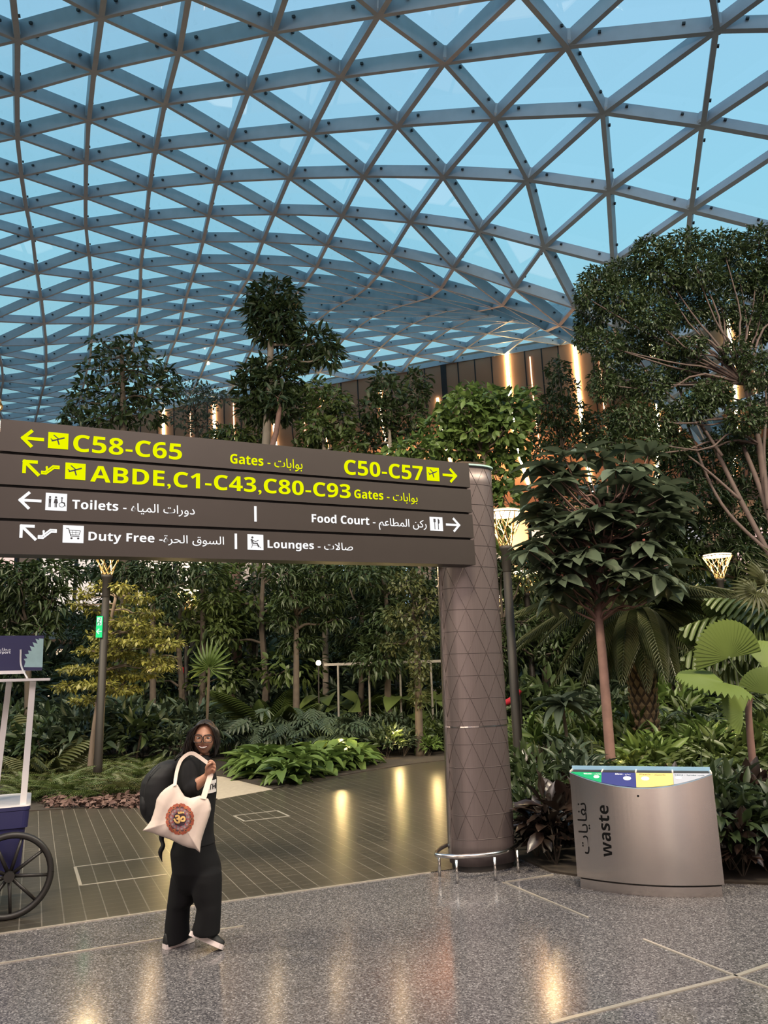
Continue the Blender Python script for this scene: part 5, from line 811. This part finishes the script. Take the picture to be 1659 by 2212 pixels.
# ---------------------------------------------------------------- vending cart at the left edge
M_NAVY = P('navy_panel', (.022, .022, .085), .38); M_WHITE = P('white_laminate', (.80, .76, .75), .35); M_TYRE = P('black_wheel', (.016, .014, .013), .45)
ca = math.radians(24.0); kx = np.array([math.cos(ca), math.sin(ca), 0]); ky = np.array([-math.sin(ca), math.cos(ca), 0]); KZ = np.array([0, 0, 1.]); wg = ground(10, 1990)
cart = thing('vending_cart', wg+kx*-.6+ky*.5, 'navy and white vending cart with black spoked wheel at the left edge', 'cart')
hub = hit(20, 1892, wg, ky); WR = hub[2]
def kp(px, py, d): return hit(px, py, wg+ky*d, ky)     # a point of the cart plane lying d behind the wheel plane
def cart_wheel(c):
    g = G(); a = np.linspace(0, 2*math.pi, 49); R = WR-.028
    g.tube([c+kx*R*math.cos(t)+KZ*R*math.sin(t) for t in a], .028, 8, cap=False); w = g.build('wheel_rim', M_TYRE, cart, smooth=True)
    G().tube([c-ky*.06, c+ky*.06], .042, 14).build('hub', M_TYRE, w)
    for i in range(9):
        t = math.radians(-5+40*i); d = kx*math.cos(t)+KZ*math.sin(t); G().tube([c+d*.03, c+d*(R-.01)], [.016, .013], 8).build('spoke', M_TYRE, w, smooth=True)
cart_wheel(hub); cart_wheel(hub-kx*1.15)
for d_ in (-.35, -1.25): G().bar(wg+kx*d_+ky*.72, wg+kx*d_+ky*.72+KZ*.5, .05, .05, ky).build('leg', M_TYRE, cart)
def rrect(x0, x1, y0, y1, r, z, n=5):
    pts = []
    for cx, cy_, a0 in ((x1-r, y1-r, 0), (x0+r, y1-r, 90), (x0+r, y0+r, 180), (x1-r, y0+r, 270)):
        for a in np.linspace(a0, a0+90, n): t = math.radians(a); pts.append(wg+kx*(cx+r*math.cos(t))+ky*(cy_+r*math.sin(t))+KZ*z)
    return pts
kxs = lambda P_: float((P_-wg)@kx)
FR = .10                                                                     # the tub front lies this far behind the wheel plane
xr = kxs(kp(66, 1740, FR)); zt = kp(60, 1738, FR)[2]; zb = kp(54, 1889, FR)[2]; z1_, z2_ = kp(64, 1749, FR)[2], kp(62, 1787, FR)[2]
D = .85; XL = xr-1.9
G().loft([rrect(XL+.05, xr-.05, FR+.04, FR+D-.04, .05, zb), rrect(XL+.03, xr-.03, FR+.02, FR+D-.02, .05, z2_-.005)]).build('tub', M_NAVY, cart)
G().loft([rrect(XL+.012, xr-.012, FR+.006, FR+D-.006, .05, z2_), rrect(XL+.006, xr-.006, FR+.003, FR+D-.003, .05, z1_-.004)]).build('upper_band', M_NAVY, cart)
G().loft([rrect(XL, xr, FR, FR+D, .05, z1_), rrect(XL, xr, FR, FR+D, .05, zt-.012)]).build('top_band', M_NAVY, cart)
G().loft([rrect(XL-.002, xr+.002, FR-.002, FR+D, .05, zt-.012), rrect(XL, xr, FR, FR+D, .05, zt)]).build('counter_top', M_WHITE, cart)
zr = kp(100, 1470, FR-.05)[2]; xR = kxs(kp(109, 1467, FR-.06)); xp = kxs(kp(50, 1730, FR+.03)); xpt = kxs(kp(71, 1470, FR+.03))
for d_ in (FR+.06, FR+D-.08):
    for x0, x1 in ((xp, xpt), (XL+.1, XL-.02)): G().bar(wg+kx*x0+ky*d_+KZ*(zt-.01), wg+kx*x1+ky*d_+KZ*(zr), .05, .04, ky).build('post', M_WHITE, cart)
x2 = kxs(kp(2, 1600, FR+.03)); G().bar(wg+kx*(x2-.03)+ky*(FR+D*.5)+KZ*(zt-.01), wg+kx*(x2+.02)+ky*(FR+D*.5)+KZ*zr, .05, .04, ky).build('post', M_WHITE, cart)
G().loft([rrect(XL-.15, xR, FR-.06, FR+D+.02, .008, zr), rrect(XL-.15, xR, FR-.06, FR+D+.02, .008, zr+.022)]).build('roof_shelf', M_WHITE, cart)
bd = FR+.22; bx = kxs(kp(93, 1410, bd)); bz0, bz1 = kp(90, 1448, bd)[2], kp(94, 1373, bd)[2]
sb = G().box(wg+kx*(bx-.75)+ky*bd+KZ*((bz0+bz1)/2), (1.5, .03, bz1-bz0), (kx, ky, KZ)).build('sign_board', M_NAVY, cart)
M_TEAL = P('pale_teal_print', (.30, .46, .48), .5, noise=.2, nscale=12)
def kf(v, d=bd-.0155): v = np.atleast_2d(v); return wg+kx*v[:, :1]+ky*(d-v[:, 2:3])+KZ*v[:, 1:2]
pf = lambda cx, cy_: (lambda q: (kxs(q), q[2], 0))(kp(cx*.303, 1350+cy_*.303, bd-.016))
g = G(); g.slab(kf([pf(*q) for q in ((310, 98), (303, 302), (170, 300), (182, 262), (168, 242), (196, 238), (176, 210), (206, 205), (200, 182), (226, 186), (212, 148), (246, 160), (232, 122), (268, 134), (252, 98), (280, 108), (276, 96))]), -ky*.001); g.build('feather_print', M_TEAL, sb)
a0, a1 = pf(75, 203), pf(75, 182); M_BT = P('board_text', (.75, .78, .85), .5)
lettering('International Airport', lambda q: kf(q), a0[0]-.36, a0[0], a0[1], .022, M_BT, sb, 0, .001); lettering(arabic('مطار حمد الدولي'), lambda q: kf(q), a1[0]-.33, a1[0], a1[1], .024, M_BT, sb, 0, .001)
b0, b1 = kp(61*.75+0, 1352+50, bd-.03), None
q = [kp(45, 1403, bd-.03), kp(46, 1438, bd-.03), kp(60, 1458, FR)]; G().tube(curve([q[0], q[1], np.array([*(wg+kx*(kxs(q[1])+.06)+ky*(FR+.02))[:2], zr+.024])], 12), .014, 6, flat=.5).build('bracket', M_WHITE, cart)
G().box(wg+kx*(bx-.45)+ky*(bd-.01)+KZ*(bz0-.012), (.62, .05, .03), (kx, ky, KZ)).build('mounting_bar', M_WHITE, cart)
# ---------------------------------------------------------------- the woman
g0 = ground(428, 2046); PY = float(g0[1])
def pp(cx, cy_, dy=0.): return at(280+cx*.25316, 1520+cy_*.25316, PY+dy)
K = scale_at(pp(600, 900))*.25316                                            # metres per unit of the figure's outline grid
M_SKIN = P('skin', (.40, .20, .125), .5, noise=.06, nscale=30); M_CLOTH = P('black_cloth', (.010, .010, .011), .85, spec=.25, bump=.15, nscale=160); M_TROU = P('black_trousers', (.008, .008, .009), .9, spec=.2); M_HAIR = leaf_mat('dark_hair', (.004, .003, .0025), (.030, .019, .014), .38, 0., .5); M_SOLE = P('white_sole', (.72, .62, .60), .5); M_LIP = P('lips', (.30, .085, .07), .4); M_EYEW = P('eye_white', (.6, .56, .53), .3); M_IRIS = P('eye_dark', (.012, .007, .005), .15); M_TEETH = P('teeth', (.75, .70, .66), .3); M_BROW = P('brow', (.02, .012, .01), .7); M_FRAME = P('glasses_frame', (.012, .007, .006), .25)
def union(g, name, mat, parent, voxel=.006, smooth_it=4, fac=.5):
    """melts overlapping closed shapes into one continuous surface"""
    me = g.mesh(name+'_parts', mat); import bmesh
    bm = bmesh.new(); bm.from_mesh(me); bmesh.ops.recalc_face_normals(bm, faces=bm.faces); bm.to_mesh(me); bm.free()
    o = bpy.data.objects.new(name+'_tmp', me); COL.objects.link(o); r = o.modifiers.new('r', 'REMESH'); r.mode = 'VOXEL'; r.voxel_size = voxel; r.use_smooth_shade = True
    s = o.modifiers.new('s', 'SMOOTH'); s.iterations = smooth_it; s.factor = fac
    dg = bpy.context.evaluated_depsgraph_get(); m2 = bpy.data.meshes.new_from_object(o.evaluated_get(dg)); bpy.data.objects.remove(o); m2.name = name; m2.materials.clear(); m2.materials.append(mat)
    m2.polygons.foreach_set('use_smooth', [True]*len(m2.polygons)); return link(name, m2, parent)
def er(cy_, l, r, dep, dy=0., n=28, tilt=0.):
    a, b = pp(l, cy_, dy), pp(r, cy_, dy); c = (a+b)/2; h = (b-a)/2; t = np.arange(n)*2*math.pi/n
    return [c+h*math.cos(q)+np.array([0, dep, 0])*math.sin(q)+np.array([0, 0, tilt*math.cos(q)]) for q in t]
pers = thing('person', (g0[0], g0[1], 0), 'smiling woman in black with glasses and dark hair, walking with a tote bag', 'person')
# head, neck, arms, hands, legs and feet as one body
HC = pp(641, 292, -.02); hx = nrm([1, .10, -.03]); hy = nrm(np.cross([0, 0, 1.], hx)); hy = hy if hy[1] < 0 else -hy; hz = nrm(np.cross(hx, -hy)); hz = hz if hz[2] > 0 else -hz
def hd(x, y, z): return HC+hx*x+hy*y+hz*z           # x to the picture's right, y out of the face, z up (metres)
def head_geo(g):
    nu, nv = 56, 44; rings = []
    for i in range(1, nv):
        th = math.pi*i/nv; ring = []
        for j in range(nu):
            ph = 2*math.pi*j/nu; sx, sy, sz = math.sin(th)*math.cos(ph), math.sin(th)*math.sin(ph), -math.cos(th)
            wx = .079 if sz > -.1 else .079*(1-.36*min(1, (-sz-.1)/.9)**1.6); x = sx*wx; z = sz*.122; y = sy*(.098 if sy > 0 else .10)
            if sz < -.15: y *= 1-.10*(-sz-.15) if sy > 0 else 1-.35*(-sz-.15)
            if sy > .2:
                gz = lambda cx, cz, r1, r2, a: a*math.exp(-((x-cx)/r1)**2-((z-cz)/r2)**2)
                y += gz(0, -.022, .013, .020, .022)+gz(0, .004, .010, .025, .010)-gz(.034, .006, .020, .014, .010)-gz(-.034, .006, .020, .014, .010)+gz(0, -.062, .026, .012, .006)+gz(.042, -.03, .022, .02, .006)+gz(-.042, -.03, .022, .02, .006)+gz(0, -.108, .022, .014, .010)+gz(0, .03, .05, .012, .003)
            ring.append(hd(x, y, z))
        rings.append(ring)
    g.loft(rings)
body = G(); head_geo(body)
for s in (-1, 1): body.sphere(hd(s*.080, -.005, -.005), (.010, .018, .030), 8, 6, ax=(hx, hy, hz))
body.tube(curve([pp(635, 350, .02), pp(622, 430, .03), pp(600, 520, .03)], 8), [.052, .05, .05, .052, .056, .062, .07, .08], 16)
body.loft([er(480, 520, 672, .13), er(560, 460, 700, .15), er(700, 455, 705, .145), er(900, 475, 690, .13), er(1080, 440, 690, .135), er(1250, 400, 700, .14)])
SH, EL, WRS = pp(505, 500, -.155), pp(500, 735, -.235), pp(668, 612, -.275)
body.tube(curve([SH, (SH+EL)/2+np.array([-.01, 0, 0]), EL], 8), [.062, .060, .058, .055, .052, .049, .046, .042], 14)
body.tube(curve([EL, EL*.5+WRS*.5+np.array([.004, 0, -.004]), WRS], 10), [.043, .045, .046, .045, .043, .040, .036, .032, .029, .027], 14)
SL, EL2, WL = pp(640, 505, .15), pp(625, 760, .20), pp(640, 1000, .17); body.tube(curve([SL, EL2, WL], 12), np.linspace(.06, .026, 12), 12); body.sphere(pp(645, 1070, .17), (.03, .024, .07), 10, 8)
for a in range(4): body.tube([pp(630+12*a, 1120, .17), pp(634+12*a, 1175+6*(a % 3), .165)], [.010, .007], 6)
# the near hand: palm and five fingers closed over the bag straps
PC = pp(688, 560, -.29); pal = [WRS, WRS*.45+PC*.55, PC, pp(696, 520, -.29)]
body.tube(curve(pal, 8), [.028, .031, .035, .038, .040, .039, .035, .028], 12, flat=.72)
fing = [((672, 505), (690, 488), (716, 500), (722, 528)), ((690, 512), (708, 500), (728, 520), (724, 548)), ((698, 535), (716, 530), (732, 548), (722, 572)), ((700, 560), (716, 560), (726, 574), (716, 592))]
for i, f in enumerate(fing):
    q = [pp(x, y, -.300-.028*math.sin(math.pi*j/3)*(1 if j < 3 else .4)) for j, (x, y) in enumerate(f)]; body.tube(curve(q, 9), np.linspace(.0105-.0006*i, .0078, 9), 8); body.sphere(q[-1], .0078, 8, 6)
th = [pp(664, 575, -.30), pp(655, 548, -.325), pp(668, 522, -.335), pp(690, 510, -.335)]; body.tube(curve(th, 9), np.linspace(.013, .009, 9), 8); body.sphere(th[-1], .009, 8, 6)
for kn, ft, dy in ((pp(440, 1600, .07), pp(400, 2010, .07), 0), (pp(680, 1600, -.07), pp(620, 1950, -.07), 0)): body.tube(curve([pp(540, 1250, .07 if kn[1] > PY else -.07), kn, ft], 12), np.linspace(.078, .038, 12), 12)
bo = union(body, 'body', M_SKIN, pers, .0042, 3)
# lips coloured on the same surface
bo.data.materials.append(M_LIP)
Ainv = np.array([hx, hy, hz])
vv = np.array([p.center[:] for p in bo.data.polygons]); loc = (vv-HC)@Ainv.T
lip = (loc[:, 1] > .06) & (np.abs(loc[:, 0]) < .040) & (np.abs(loc[:, 2]+.061-6*loc[:, 0]**2) < .0115*np.sqrt(np.clip(1-(loc[:, 0]/.040)**2, 0, 1)))
mi = np.zeros(len(vv), np.int32); mi[lip] = 1; bo.data.polygons.foreach_set('material_index', mi)
def on_face(x, z, off=.0):       # surface point of the face at (x, z)
    m = (np.abs(loc[:, 0]-x) < .006) & (np.abs(loc[:, 2]-z) < .006) & (loc[:, 1] > 0); y = loc[m, 1].max() if m.any() else .09
    return y+off
g = G(); n = 13; xs = np.linspace(-.031, .031, n)
top_ = [hd(x, on_face(x, -.06, .0018), -.058+5.5*x*x) for x in xs]; bot_ = [hd(x, on_face(x, -.06, .0018), -.067+12*x*x) for x in xs[::-1]]; g.slab(top_+bot_, hy*.001); g.build('teeth', M_TEETH, bo)
for s in (-1, 1):
    ex = s*.034; y = on_face(ex, .004, -.006); e = G(); e.sphere(hd(ex, y, .004), (.0140, .0085, .0058), 16, 10, ax=(hx, hy, hz)); eo = e.build('eye', M_EYEW, bo, smooth=True)
    e = G(); e.sphere(hd(ex+.001, y+.005, .004), (.0066, .0045, .0066), 14, 8, ax=(hx, hy, hz)); e.build('iris', M_IRIS, eo, smooth=True)
    e = G(); q = [hd(ex+u, on_face(ex+u, .004, .001)-.002, .0105-abs(u)**2*28) for u in np.linspace(-.017, .017, 7)]; e.tube(q, .0016, 5); e.build('eyelash', M_BROW, eo)
    e = G(); q = [hd(ex+s*u, on_face(ex+s*u, .027, .001), .027+.004*math.sin((u+.02)*60)) for u in np.linspace(-.020, .022, 8)]; e.tube(q, np.array([.0016, .0028, .003, .003, .0028, .0024, .0018, .001]), 6); e.build('eyebrow', M_BROW, bo)
# glasses
gl = G(); fy = .119
for s in (-1, 1):
    q = [(s*.0375+.033*np.sign(math.cos(t))*abs(math.cos(t))**.6, .001+.028*np.sign(math.sin(t))*abs(math.sin(t))**.6) for t in np.linspace(0, 2*math.pi, 33)]; gl.tube([hd(x, fy-.9*x*x*3, z) for x, z in q], .0034, 6, cap=False)
    gl.tube([hd(s*.069, fy-.013, .014), hd(s*.080, .07, .014), hd(s*.084, -.01, .012)], .0024, 6)
gl.tube([hd(-.006, fy, .008), hd(0, fy+.003, .011), hd(.006, fy, .008)], .0024, 6); gl.build('glasses', M_FRAME, pers, smooth=True)
# hair: parted in the middle, falling to the shoulders
hg = G(); hr = np.random.default_rng(3)
hg.sphere(hd(-.004, -.028, .030), (.092, .098, .108), 24, 16, ax=(hx, hy, hz))
hg.sphere(hd(-.035, -.055, -.055), (.085, .065, .115), 18, 12, ax=(hx, hy, hz)); hg.sphere(hd(-.075, -.05, -.125), (.055, .05, .075), 14, 10, ax=(hx, hy, hz))
for i in range(70):
    t = (i % 35)/34; y0 = .078-.15*t; z0 = .124-.03*(t*2-.6)**2; w = hr.normal(); j = lambda s=.007: hr.normal()*s; wv = 1 if i < 35 else 1.22
    q = [hd(.004, y0, z0), hd(-.045-.01*t, y0+.012*(1-t), .100-.01*t), hd((-.082-.016*t)*wv+j(), y0*.75+.004+j(), .035), hd((-.094-.026*t)*wv+j(.01), y0*.6-.005+j(), -.045), hd((-.092-.056*t)*wv+.010*w, y0*.45-.012+j(.01), -.115), hd((-.105-.075*t)*wv+.016*w, y0*.4-.02+j(.012), -.150-.04*hr.random())]
    hg.tube(curve(q, 14), np.linspace(.0085, .0028, 14), 6)
    q = [hd(.004, y0, z0), hd(.042+.008*t, y0+.010*(1-t), .102-.01*t), hd(.080+.010*t+j(.005), y0*.7+j(), .040), hd(.090+.014*t+j(), y0*.55-.012+j(), -.03), hd(.082+.012*t, y0*.4-.03, -.10), hd(.062+.01*w, y0*.3-.05, -.14)]
    hg.tube(curve(q, 14), np.linspace(.0085, .0028, 14), 6)
hg.build('hair', M_HAIR, pers, smooth=True)
# black top with loose elbow sleeve
top = G(); TOP = [(438, 555, 668, .10), (462, 500, 690, .165), (500, 462, 706, .185), (560, 440, 722, .19), (640, 432, 738, .188), (760, 440, 738, .18), (900, 455, 722, .172), (1000, 450, 712, .17), (1100, 420, 712, .175), (1190, 385, 728, .18)]
top.loft([er(a, b, c, d) for a, b, c, d in TOP])
top.tube(curve([SH+np.array([.0, 0, .02]), (SH+EL)/2+np.array([-.008, -.005, 0]), EL+np.array([0, 0, -.006])], 10), [.085, .090, .092, .092, .090, .088, .084, .080, .074, .066], 20)
top.tube(curve([EL+np.array([-.01, 0, .0]), EL*.75+WRS*.25+np.array([0, 0, -.004]), pp(590, 712, -.255)], 8), [.062, .066, .066, .064, .062, .060, .057, .055], 18)
top.tube(curve([SL, EL2], 8), [.09, .09, .088, .085, .08, .075, .07, .065], 16)
union(top, 'top', M_CLOTH, pers, .007, 5)
def chest(cx, cy_, off=.004):
    a = [r[0] for r in TOP]; l, r_, d = (np.interp(cy_, a, [q[k] for q in TOP]) for k in (1, 2, 3)); c = (l+r_)/2; h = (r_-l)/2; u = max(-1, min(1, (cx-c)/h)); p = pp(cx, cy_, 0); p = p+np.array([0, -d*math.sqrt(1-u*u)-off, 0]); return p+np.array([off*1.2*u, 0, 0])
def patch(x0, x1, y0, y1, name, mat, par, off=.006, n=8):
    g = G(); R = [[chest(x, y, off) for x in np.linspace(x0, x1, n)] for y in np.linspace(y0, y1, 5)]; B = [[p+np.array([0, .002, 0]) for p in r] for r in R]
    g.loft([r+b[::-1] for r, b in zip(R, B)]); return g.build(name, mat, par, smooth=False)
tp_ = bpy.data.objects['top']; M_PRINT = P('white_print', (.80, .74, .72), .7)
pr = patch(682, 737, 640, 745, 'shirt_print', M_PRINT, tp_)
lettering('ATH', lambda q: np.array([chest(a[0], -a[1], .008) for a in q]), 686, 736, -716, 48, M_BLK, pr, 0, .001)
for i, y in enumerate((530, 552, 575, 600)): patch(628, 640, y, y+15, 'shirt_print', M_PRINT, tp_, .006, 3)
# wide trousers
tr = G(); tr.loft([er(1090, 420, 706, .168), er(1160, 385, 716, .175), er(1260, 352, 738, .182), er(1340, 360, 768, .185), er(1420, 366, 784, .18), er(1480, 375, 770, .15), er(1560, 395, 745, .11), er(1620, 420, 700, .06)])
tr.loft([er(1370, 400, 560, .08, .05), er(1430, 366, 600, .12, .06), er(1500, 352, 600, .13, .065), er(1620, 336, 585, .125, .07), er(1700, 326, 548, .12, .07), er(1735, 322, 512, .115, .075), er(1860, 308, 506, .118, .075), er(1960, 300, 508, .12, .075), er(2028, 296, 512, .122, .075, tilt=.022)])
tr.loft([er(1370, 590, 740, .07, -.05), er(1430, 540, 783, .12, -.06), er(1500, 530, 786, .128, -.065), er(1620, 535, 784, .122, -.07), er(1700, 555, 782, .115, -.07), er(1735, 576, 780, .112, -.075), er(1830, 562, 776, .112, -.075), er(1900, 540, 772, .112, -.075), er(1962, 540, 769, .112, -.075)])
union(tr, 'trousers', M_TROU, pers, .008, 14)
# shoes
def shoe(heel, toe, up, name):
    f = toe-heel; L = np.linalg.norm(f); f = f/L; up = nrm(up-f*(up@f)); s = np.cross(f, up); st = [(-.01, .026), (.04, .036), (.25, .040), (.5, .041), (.72, .047), (.88, .043), (.97, .028), (1.01, .010)]
    o = [heel+f*L*t+s*w for t, w in st]+[heel+f*L*t-s*w for t, w in st[::-1]]; so_ = G(); so_.loft([[p+up*z for p in o] for z in (0, .014, .032)]); sh = G(); R = []
    for t, w, h in ((.0, .026, .075), (.08, .035, .085), (.25, .038, .082), (.45, .040, .078), (.62, .043, .062), (.8, .043, .048), (.92, .034, .040), (.985, .016, .032)):
        c = heel+f*L*t+up*.022; R.append([c+s*w*math.cos(a)+up*h*max(0, math.sin(a)) for a in np.linspace(0, 2*math.pi, 17)[:-1]])
    sh.loft(R); u = sh.build(name, P('black_shoe', (.012, .012, .012), .6), pers, smooth=True); so_.build('sole', M_SOLE, u)
h1, t1 = ground(355, 2050), ground(424, 2029); shoe(h1, h1+nrm(t1-h1)*.25+np.array([0, 0, .004]), np.array([0, 0, 1.]), 'shoe')
t2 = ground(480, 2053); h2 = pp(497, 1972, -.10); h2 = t2+nrm(h2-t2)*.262; shoe(h2, t2+np.array([0, 0, .003]), np.array([-.2, .25, 1.]), 'shoe')
# ---------------------------------------------------------------- tote bag on her shoulder
M_CANV = P('cream_canvas', (.66, .54, .47), .85, noise=.05, nscale=40, bump=.2)
OUT = [(372, 682), (410, 692), (438, 742), (470, 790), (520, 806), (570, 792), (602, 784), (640, 800), (672, 812), (690, 856), (695, 900), (680, 960), (660, 1020), (636, 1090), (612, 1170), (604, 1225), (600, 1272), (588, 1262), (560, 1240), (500, 1228), (450, 1210), (400, 1185), (350, 1160), (300, 1142), (250, 1125), (180, 1100), (110, 1084), (146, 1046), (180, 1000), (200, 945), (216, 890), (230, 815), (262, 765), (300, 728), (336, 704)]
CT = (430, 985); DT = -.385; OC = curve(OUT+[OUT[0]], 120)[:-1] if False else np.array([[a, b] for a, b in OUT], float)
def dens(poly, k=4):
    q = np.vstack([poly, poly[:1]]); return np.concatenate([q[i]+(q[i+1]-q[i])*np.linspace(0, 1, k, endpoint=False)[:, None] for i in range(len(poly))])
OC = dens(OC)
def thk(r): return .052*math.sqrt(max(0, 1-r**2.2))
def tpt(cx, cy_, sgn, r, extra=0.): wr = .006*math.sin(cx*.045+cy_*.02)*(r*(1-r)*4); return pp(cx, cy_, DT+sgn*-(thk(r)+extra)+wr+.00022*(cy_-985)*-.15)
tote = thing('tote_bag', pp(430, 1180, DT), 'cream canvas tote bag with red mandala print hanging from the woman\'s shoulder', 'bag')
g = G()
for sgn in (1, -1):
    R = []
    for r in np.linspace(1, .04, 18): R.append([tpt(CT[0]+(x-CT[0])*r, CT[1]+(y-CT[1])*r, sgn, r) for x, y in OC])
    g.loft(R, cap=False); c = np.mean(R[-1], 0); n = len(OC); g.add(list(R[-1])+[c], [(i, (i+1) % n, n) for i in range(n)])
import bmesh
me = g.mesh('pouch', M_CANV, True); bm = bmesh.new(); bm.from_mesh(me); bmesh.ops.remove_doubles(bm, verts=bm.verts, dist=.0004); bmesh.ops.recalc_face_normals(bm, faces=bm.faces); bm.to_mesh(me); bm.free(); pouch = link('pouch', me, tote)
def rad_of(x, y):
    v = np.array([x-CT[0], y-CT[1]]); d = np.linalg.norm(v)
    if d < 1e-6: return 0.
    a = OC-np.array(CT); ang = np.arctan2(a[:, 1], a[:, 0]); i = np.argsort(ang); return d/np.interp(math.atan2(v[1], v[0]), ang[i], np.linalg.norm(a, axis=1)[i], period=2*math.pi)
MC = (428, 985)
def disc(rf, off, name, mat, par, n=72, r0=0., th=.0012):
    g = G(); fr = []; bk = []
    for k in np.linspace(1, max(r0, .02), 7):
        f_ = []; 
        for i in range(n):
            a = 2*math.pi*i/n; R = rf(a)*k if not callable(r0) else rf(a); x, y = MC[0]+R*.94*math.cos(a), MC[1]+R*1.04*math.sin(a); f_.append(tpt(x, y, 1, rad_of(x, y), off))
        fr.append(f_); bk.append([p+np.array([0, th, 0]) for p in f_])
    g.loft(fr+bk[::-1] if r0 > 0 else fr+bk[::-1], cap=False); return g.build(name, mat, par)
C_ = lambda c: P('print_ink', c, .85)
p0 = disc(lambda a: 124+7*abs(math.sin(6*a+.3))+3*math.sin(24*a), .0022, 'mandala_print', C_((.36, .085, .05)), pouch)
def dots(R, n, r, off, m, nm, ph=0.):
    g = G()
    for i in range(n):
        a = 2*math.pi*(i+ph)/n; cx, cy_ = MC[0]+R*.94*math.cos(a), MC[1]+R*1.04*math.sin(a); q = [(cx+r*math.cos(t), cy_+r*math.sin(t)) for t in np.arange(10)*2*math.pi/10]; g.slab([tpt(x, y, 1, rad_of(x, y), off) for x, y in q], (0, .0008, 0))
    return g.build(nm, m, p0)
disc(lambda a: 100+5*abs(math.sin(8*a)), .0030, 'print_ring', C_((.10, .055, .06)), p0); dots(108, 12, 14, .0034, C_((.45, .14, .05)), 'print_petals'); dots(108, 12, 7, .0040, C_((.09, .05, .06)), 'print_dots')
disc(lambda a: 90+4*abs(math.sin(7*a)), .0036, 'print_ring', C_((.30, .12, .11)), p0); dots(80, 16, 9, .0042, C_((.30, .24, .25)), 'print_petals', .5); disc(lambda a: 72+3*abs(math.sin(6*a)), .0042, 'print_ring', C_((.20, .13, .15)), p0); dots(66, 9, 6, .0048, C_((.42, .05, .07)), 'print_dots'); disc(lambda a: 60+2*math.sin(9*a), .0048, 'print_ring', C_((.045, .02, .03)), p0)
lettering('\u0950', lambda q: np.array([tpt(a[0], -a[1], 1, rad_of(a[0], -a[1]), .0056+a[2]) for a in q]), 372, 478, -1030, 88, C_((.75, .47, .17)), p0, .03, .001, 'print_symbol')
def ribb(pts, w, name, par, th=.003):
    pts = curve(pts, 30); g = G(); t = np.gradient(pts, axis=0); R = []
    for p, d in zip(pts, t): s = nrm(np.cross(d, [0, -1., 0])); R.append([p-s*w/2+np.array([0, -th, 0]), p+s*w/2+np.array([0, -th, 0]), p+s*w/2+np.array([0, th, 0]), p-s*w/2+np.array([0, th, 0])])
    g.loft(R); return g.build(name, M_CANV, par, smooth=False)
ribb([pp(386, 700, DT-.02), pp(392, 640, -.34), pp(408, 560, -.30), pp(440, 480, -.275), pp(495, 432, -.262), pp(540, 424, -.262), pp(590, 452, -.27), pp(640, 488, -.29), pp(668, 508, -.31)], .025, 'strap', tote)
ribb([pp(628, 812, DT-.02), pp(650, 740, -.37), pp(672, 670, -.33), pp(690, 610, -.30), pp(690, 560, -.295)], .040, 'strap', tote)
# ---------------------------------------------------------------- backpack on her back
M_PACK = P('black_nylon', (.009, .009, .010), .65, spec=.35, bump=.25, nscale=25); pk = thing('backpack', pp(270, 1000, .02), 'large black backpack worn behind the tote bag on the woman\'s back', 'backpack')
PK = [(478, 330, 420, .06), (500, 262, 440, .11), (540, 205, 450, .15), (600, 150, 450, .18), (660, 112, 445, .19), (740, 98, 440, .195), (840, 98, 440, .19), (920, 108, 440, .18), (980, 140, 440, .16), (1040, 190, 430, .14), (1100, 250, 420, .10), (1125, 300, 400, .05)]
g = G(); g.loft([er(a, b, c, d, .03) for a, b, c, d in PK]); pko = union(g, 'pack_body', M_PACK, pk, .009, 5)
g = G(); g.loft([er(a, 150-54*math.sin(i*math.pi/7), 150+60*math.sin(i*math.pi/7)+4, .02+.10*math.sin(i*math.pi/7), -.03) for i, a in enumerate((690, 730, 780, 830, 880, 930, 970, 1000))]); union(g, 'front_pocket', M_PACK, pk, .009, 4)
g = G(); g.tube(curve([pp(400, 480, -.10), pp(450, 445, -.16), pp(520, 440, -.19), pp(560, 500, -.20)], 14), .020, 8, flat=.35); g.tube(curve([pp(560, 460, .16), pp(640, 450, .10), pp(680, 540, .02)], 10), .018, 8, flat=.35); g.build('shoulder_strap', M_PACK, pk, smooth=True)
g = G(); g.tube(curve([pp(290, 1090, -.02), pp(272, 1150, -.03), pp(285, 1210, -.04), pp(262, 1270, -.04), pp(278, 1350, -.04)], 16), [.03, .034, .036, .034, .030, .026, .024, .026, .028, .030, .030, .027, .022, .015, .008, .003], 8, flat=.6); g.build('hanging_strap', M_PACK, pk, smooth=True)
g = G(); q = curve([pp(250, 520, -.10), pp(180, 600, -.13), pp(135, 720, -.135), pp(125, 850, -.13), pp(150, 960, -.11)], 20); g.tube(q, .004, 5); g.build('zip', P('zip_dark', (.03, .03, .03), .4), pk)
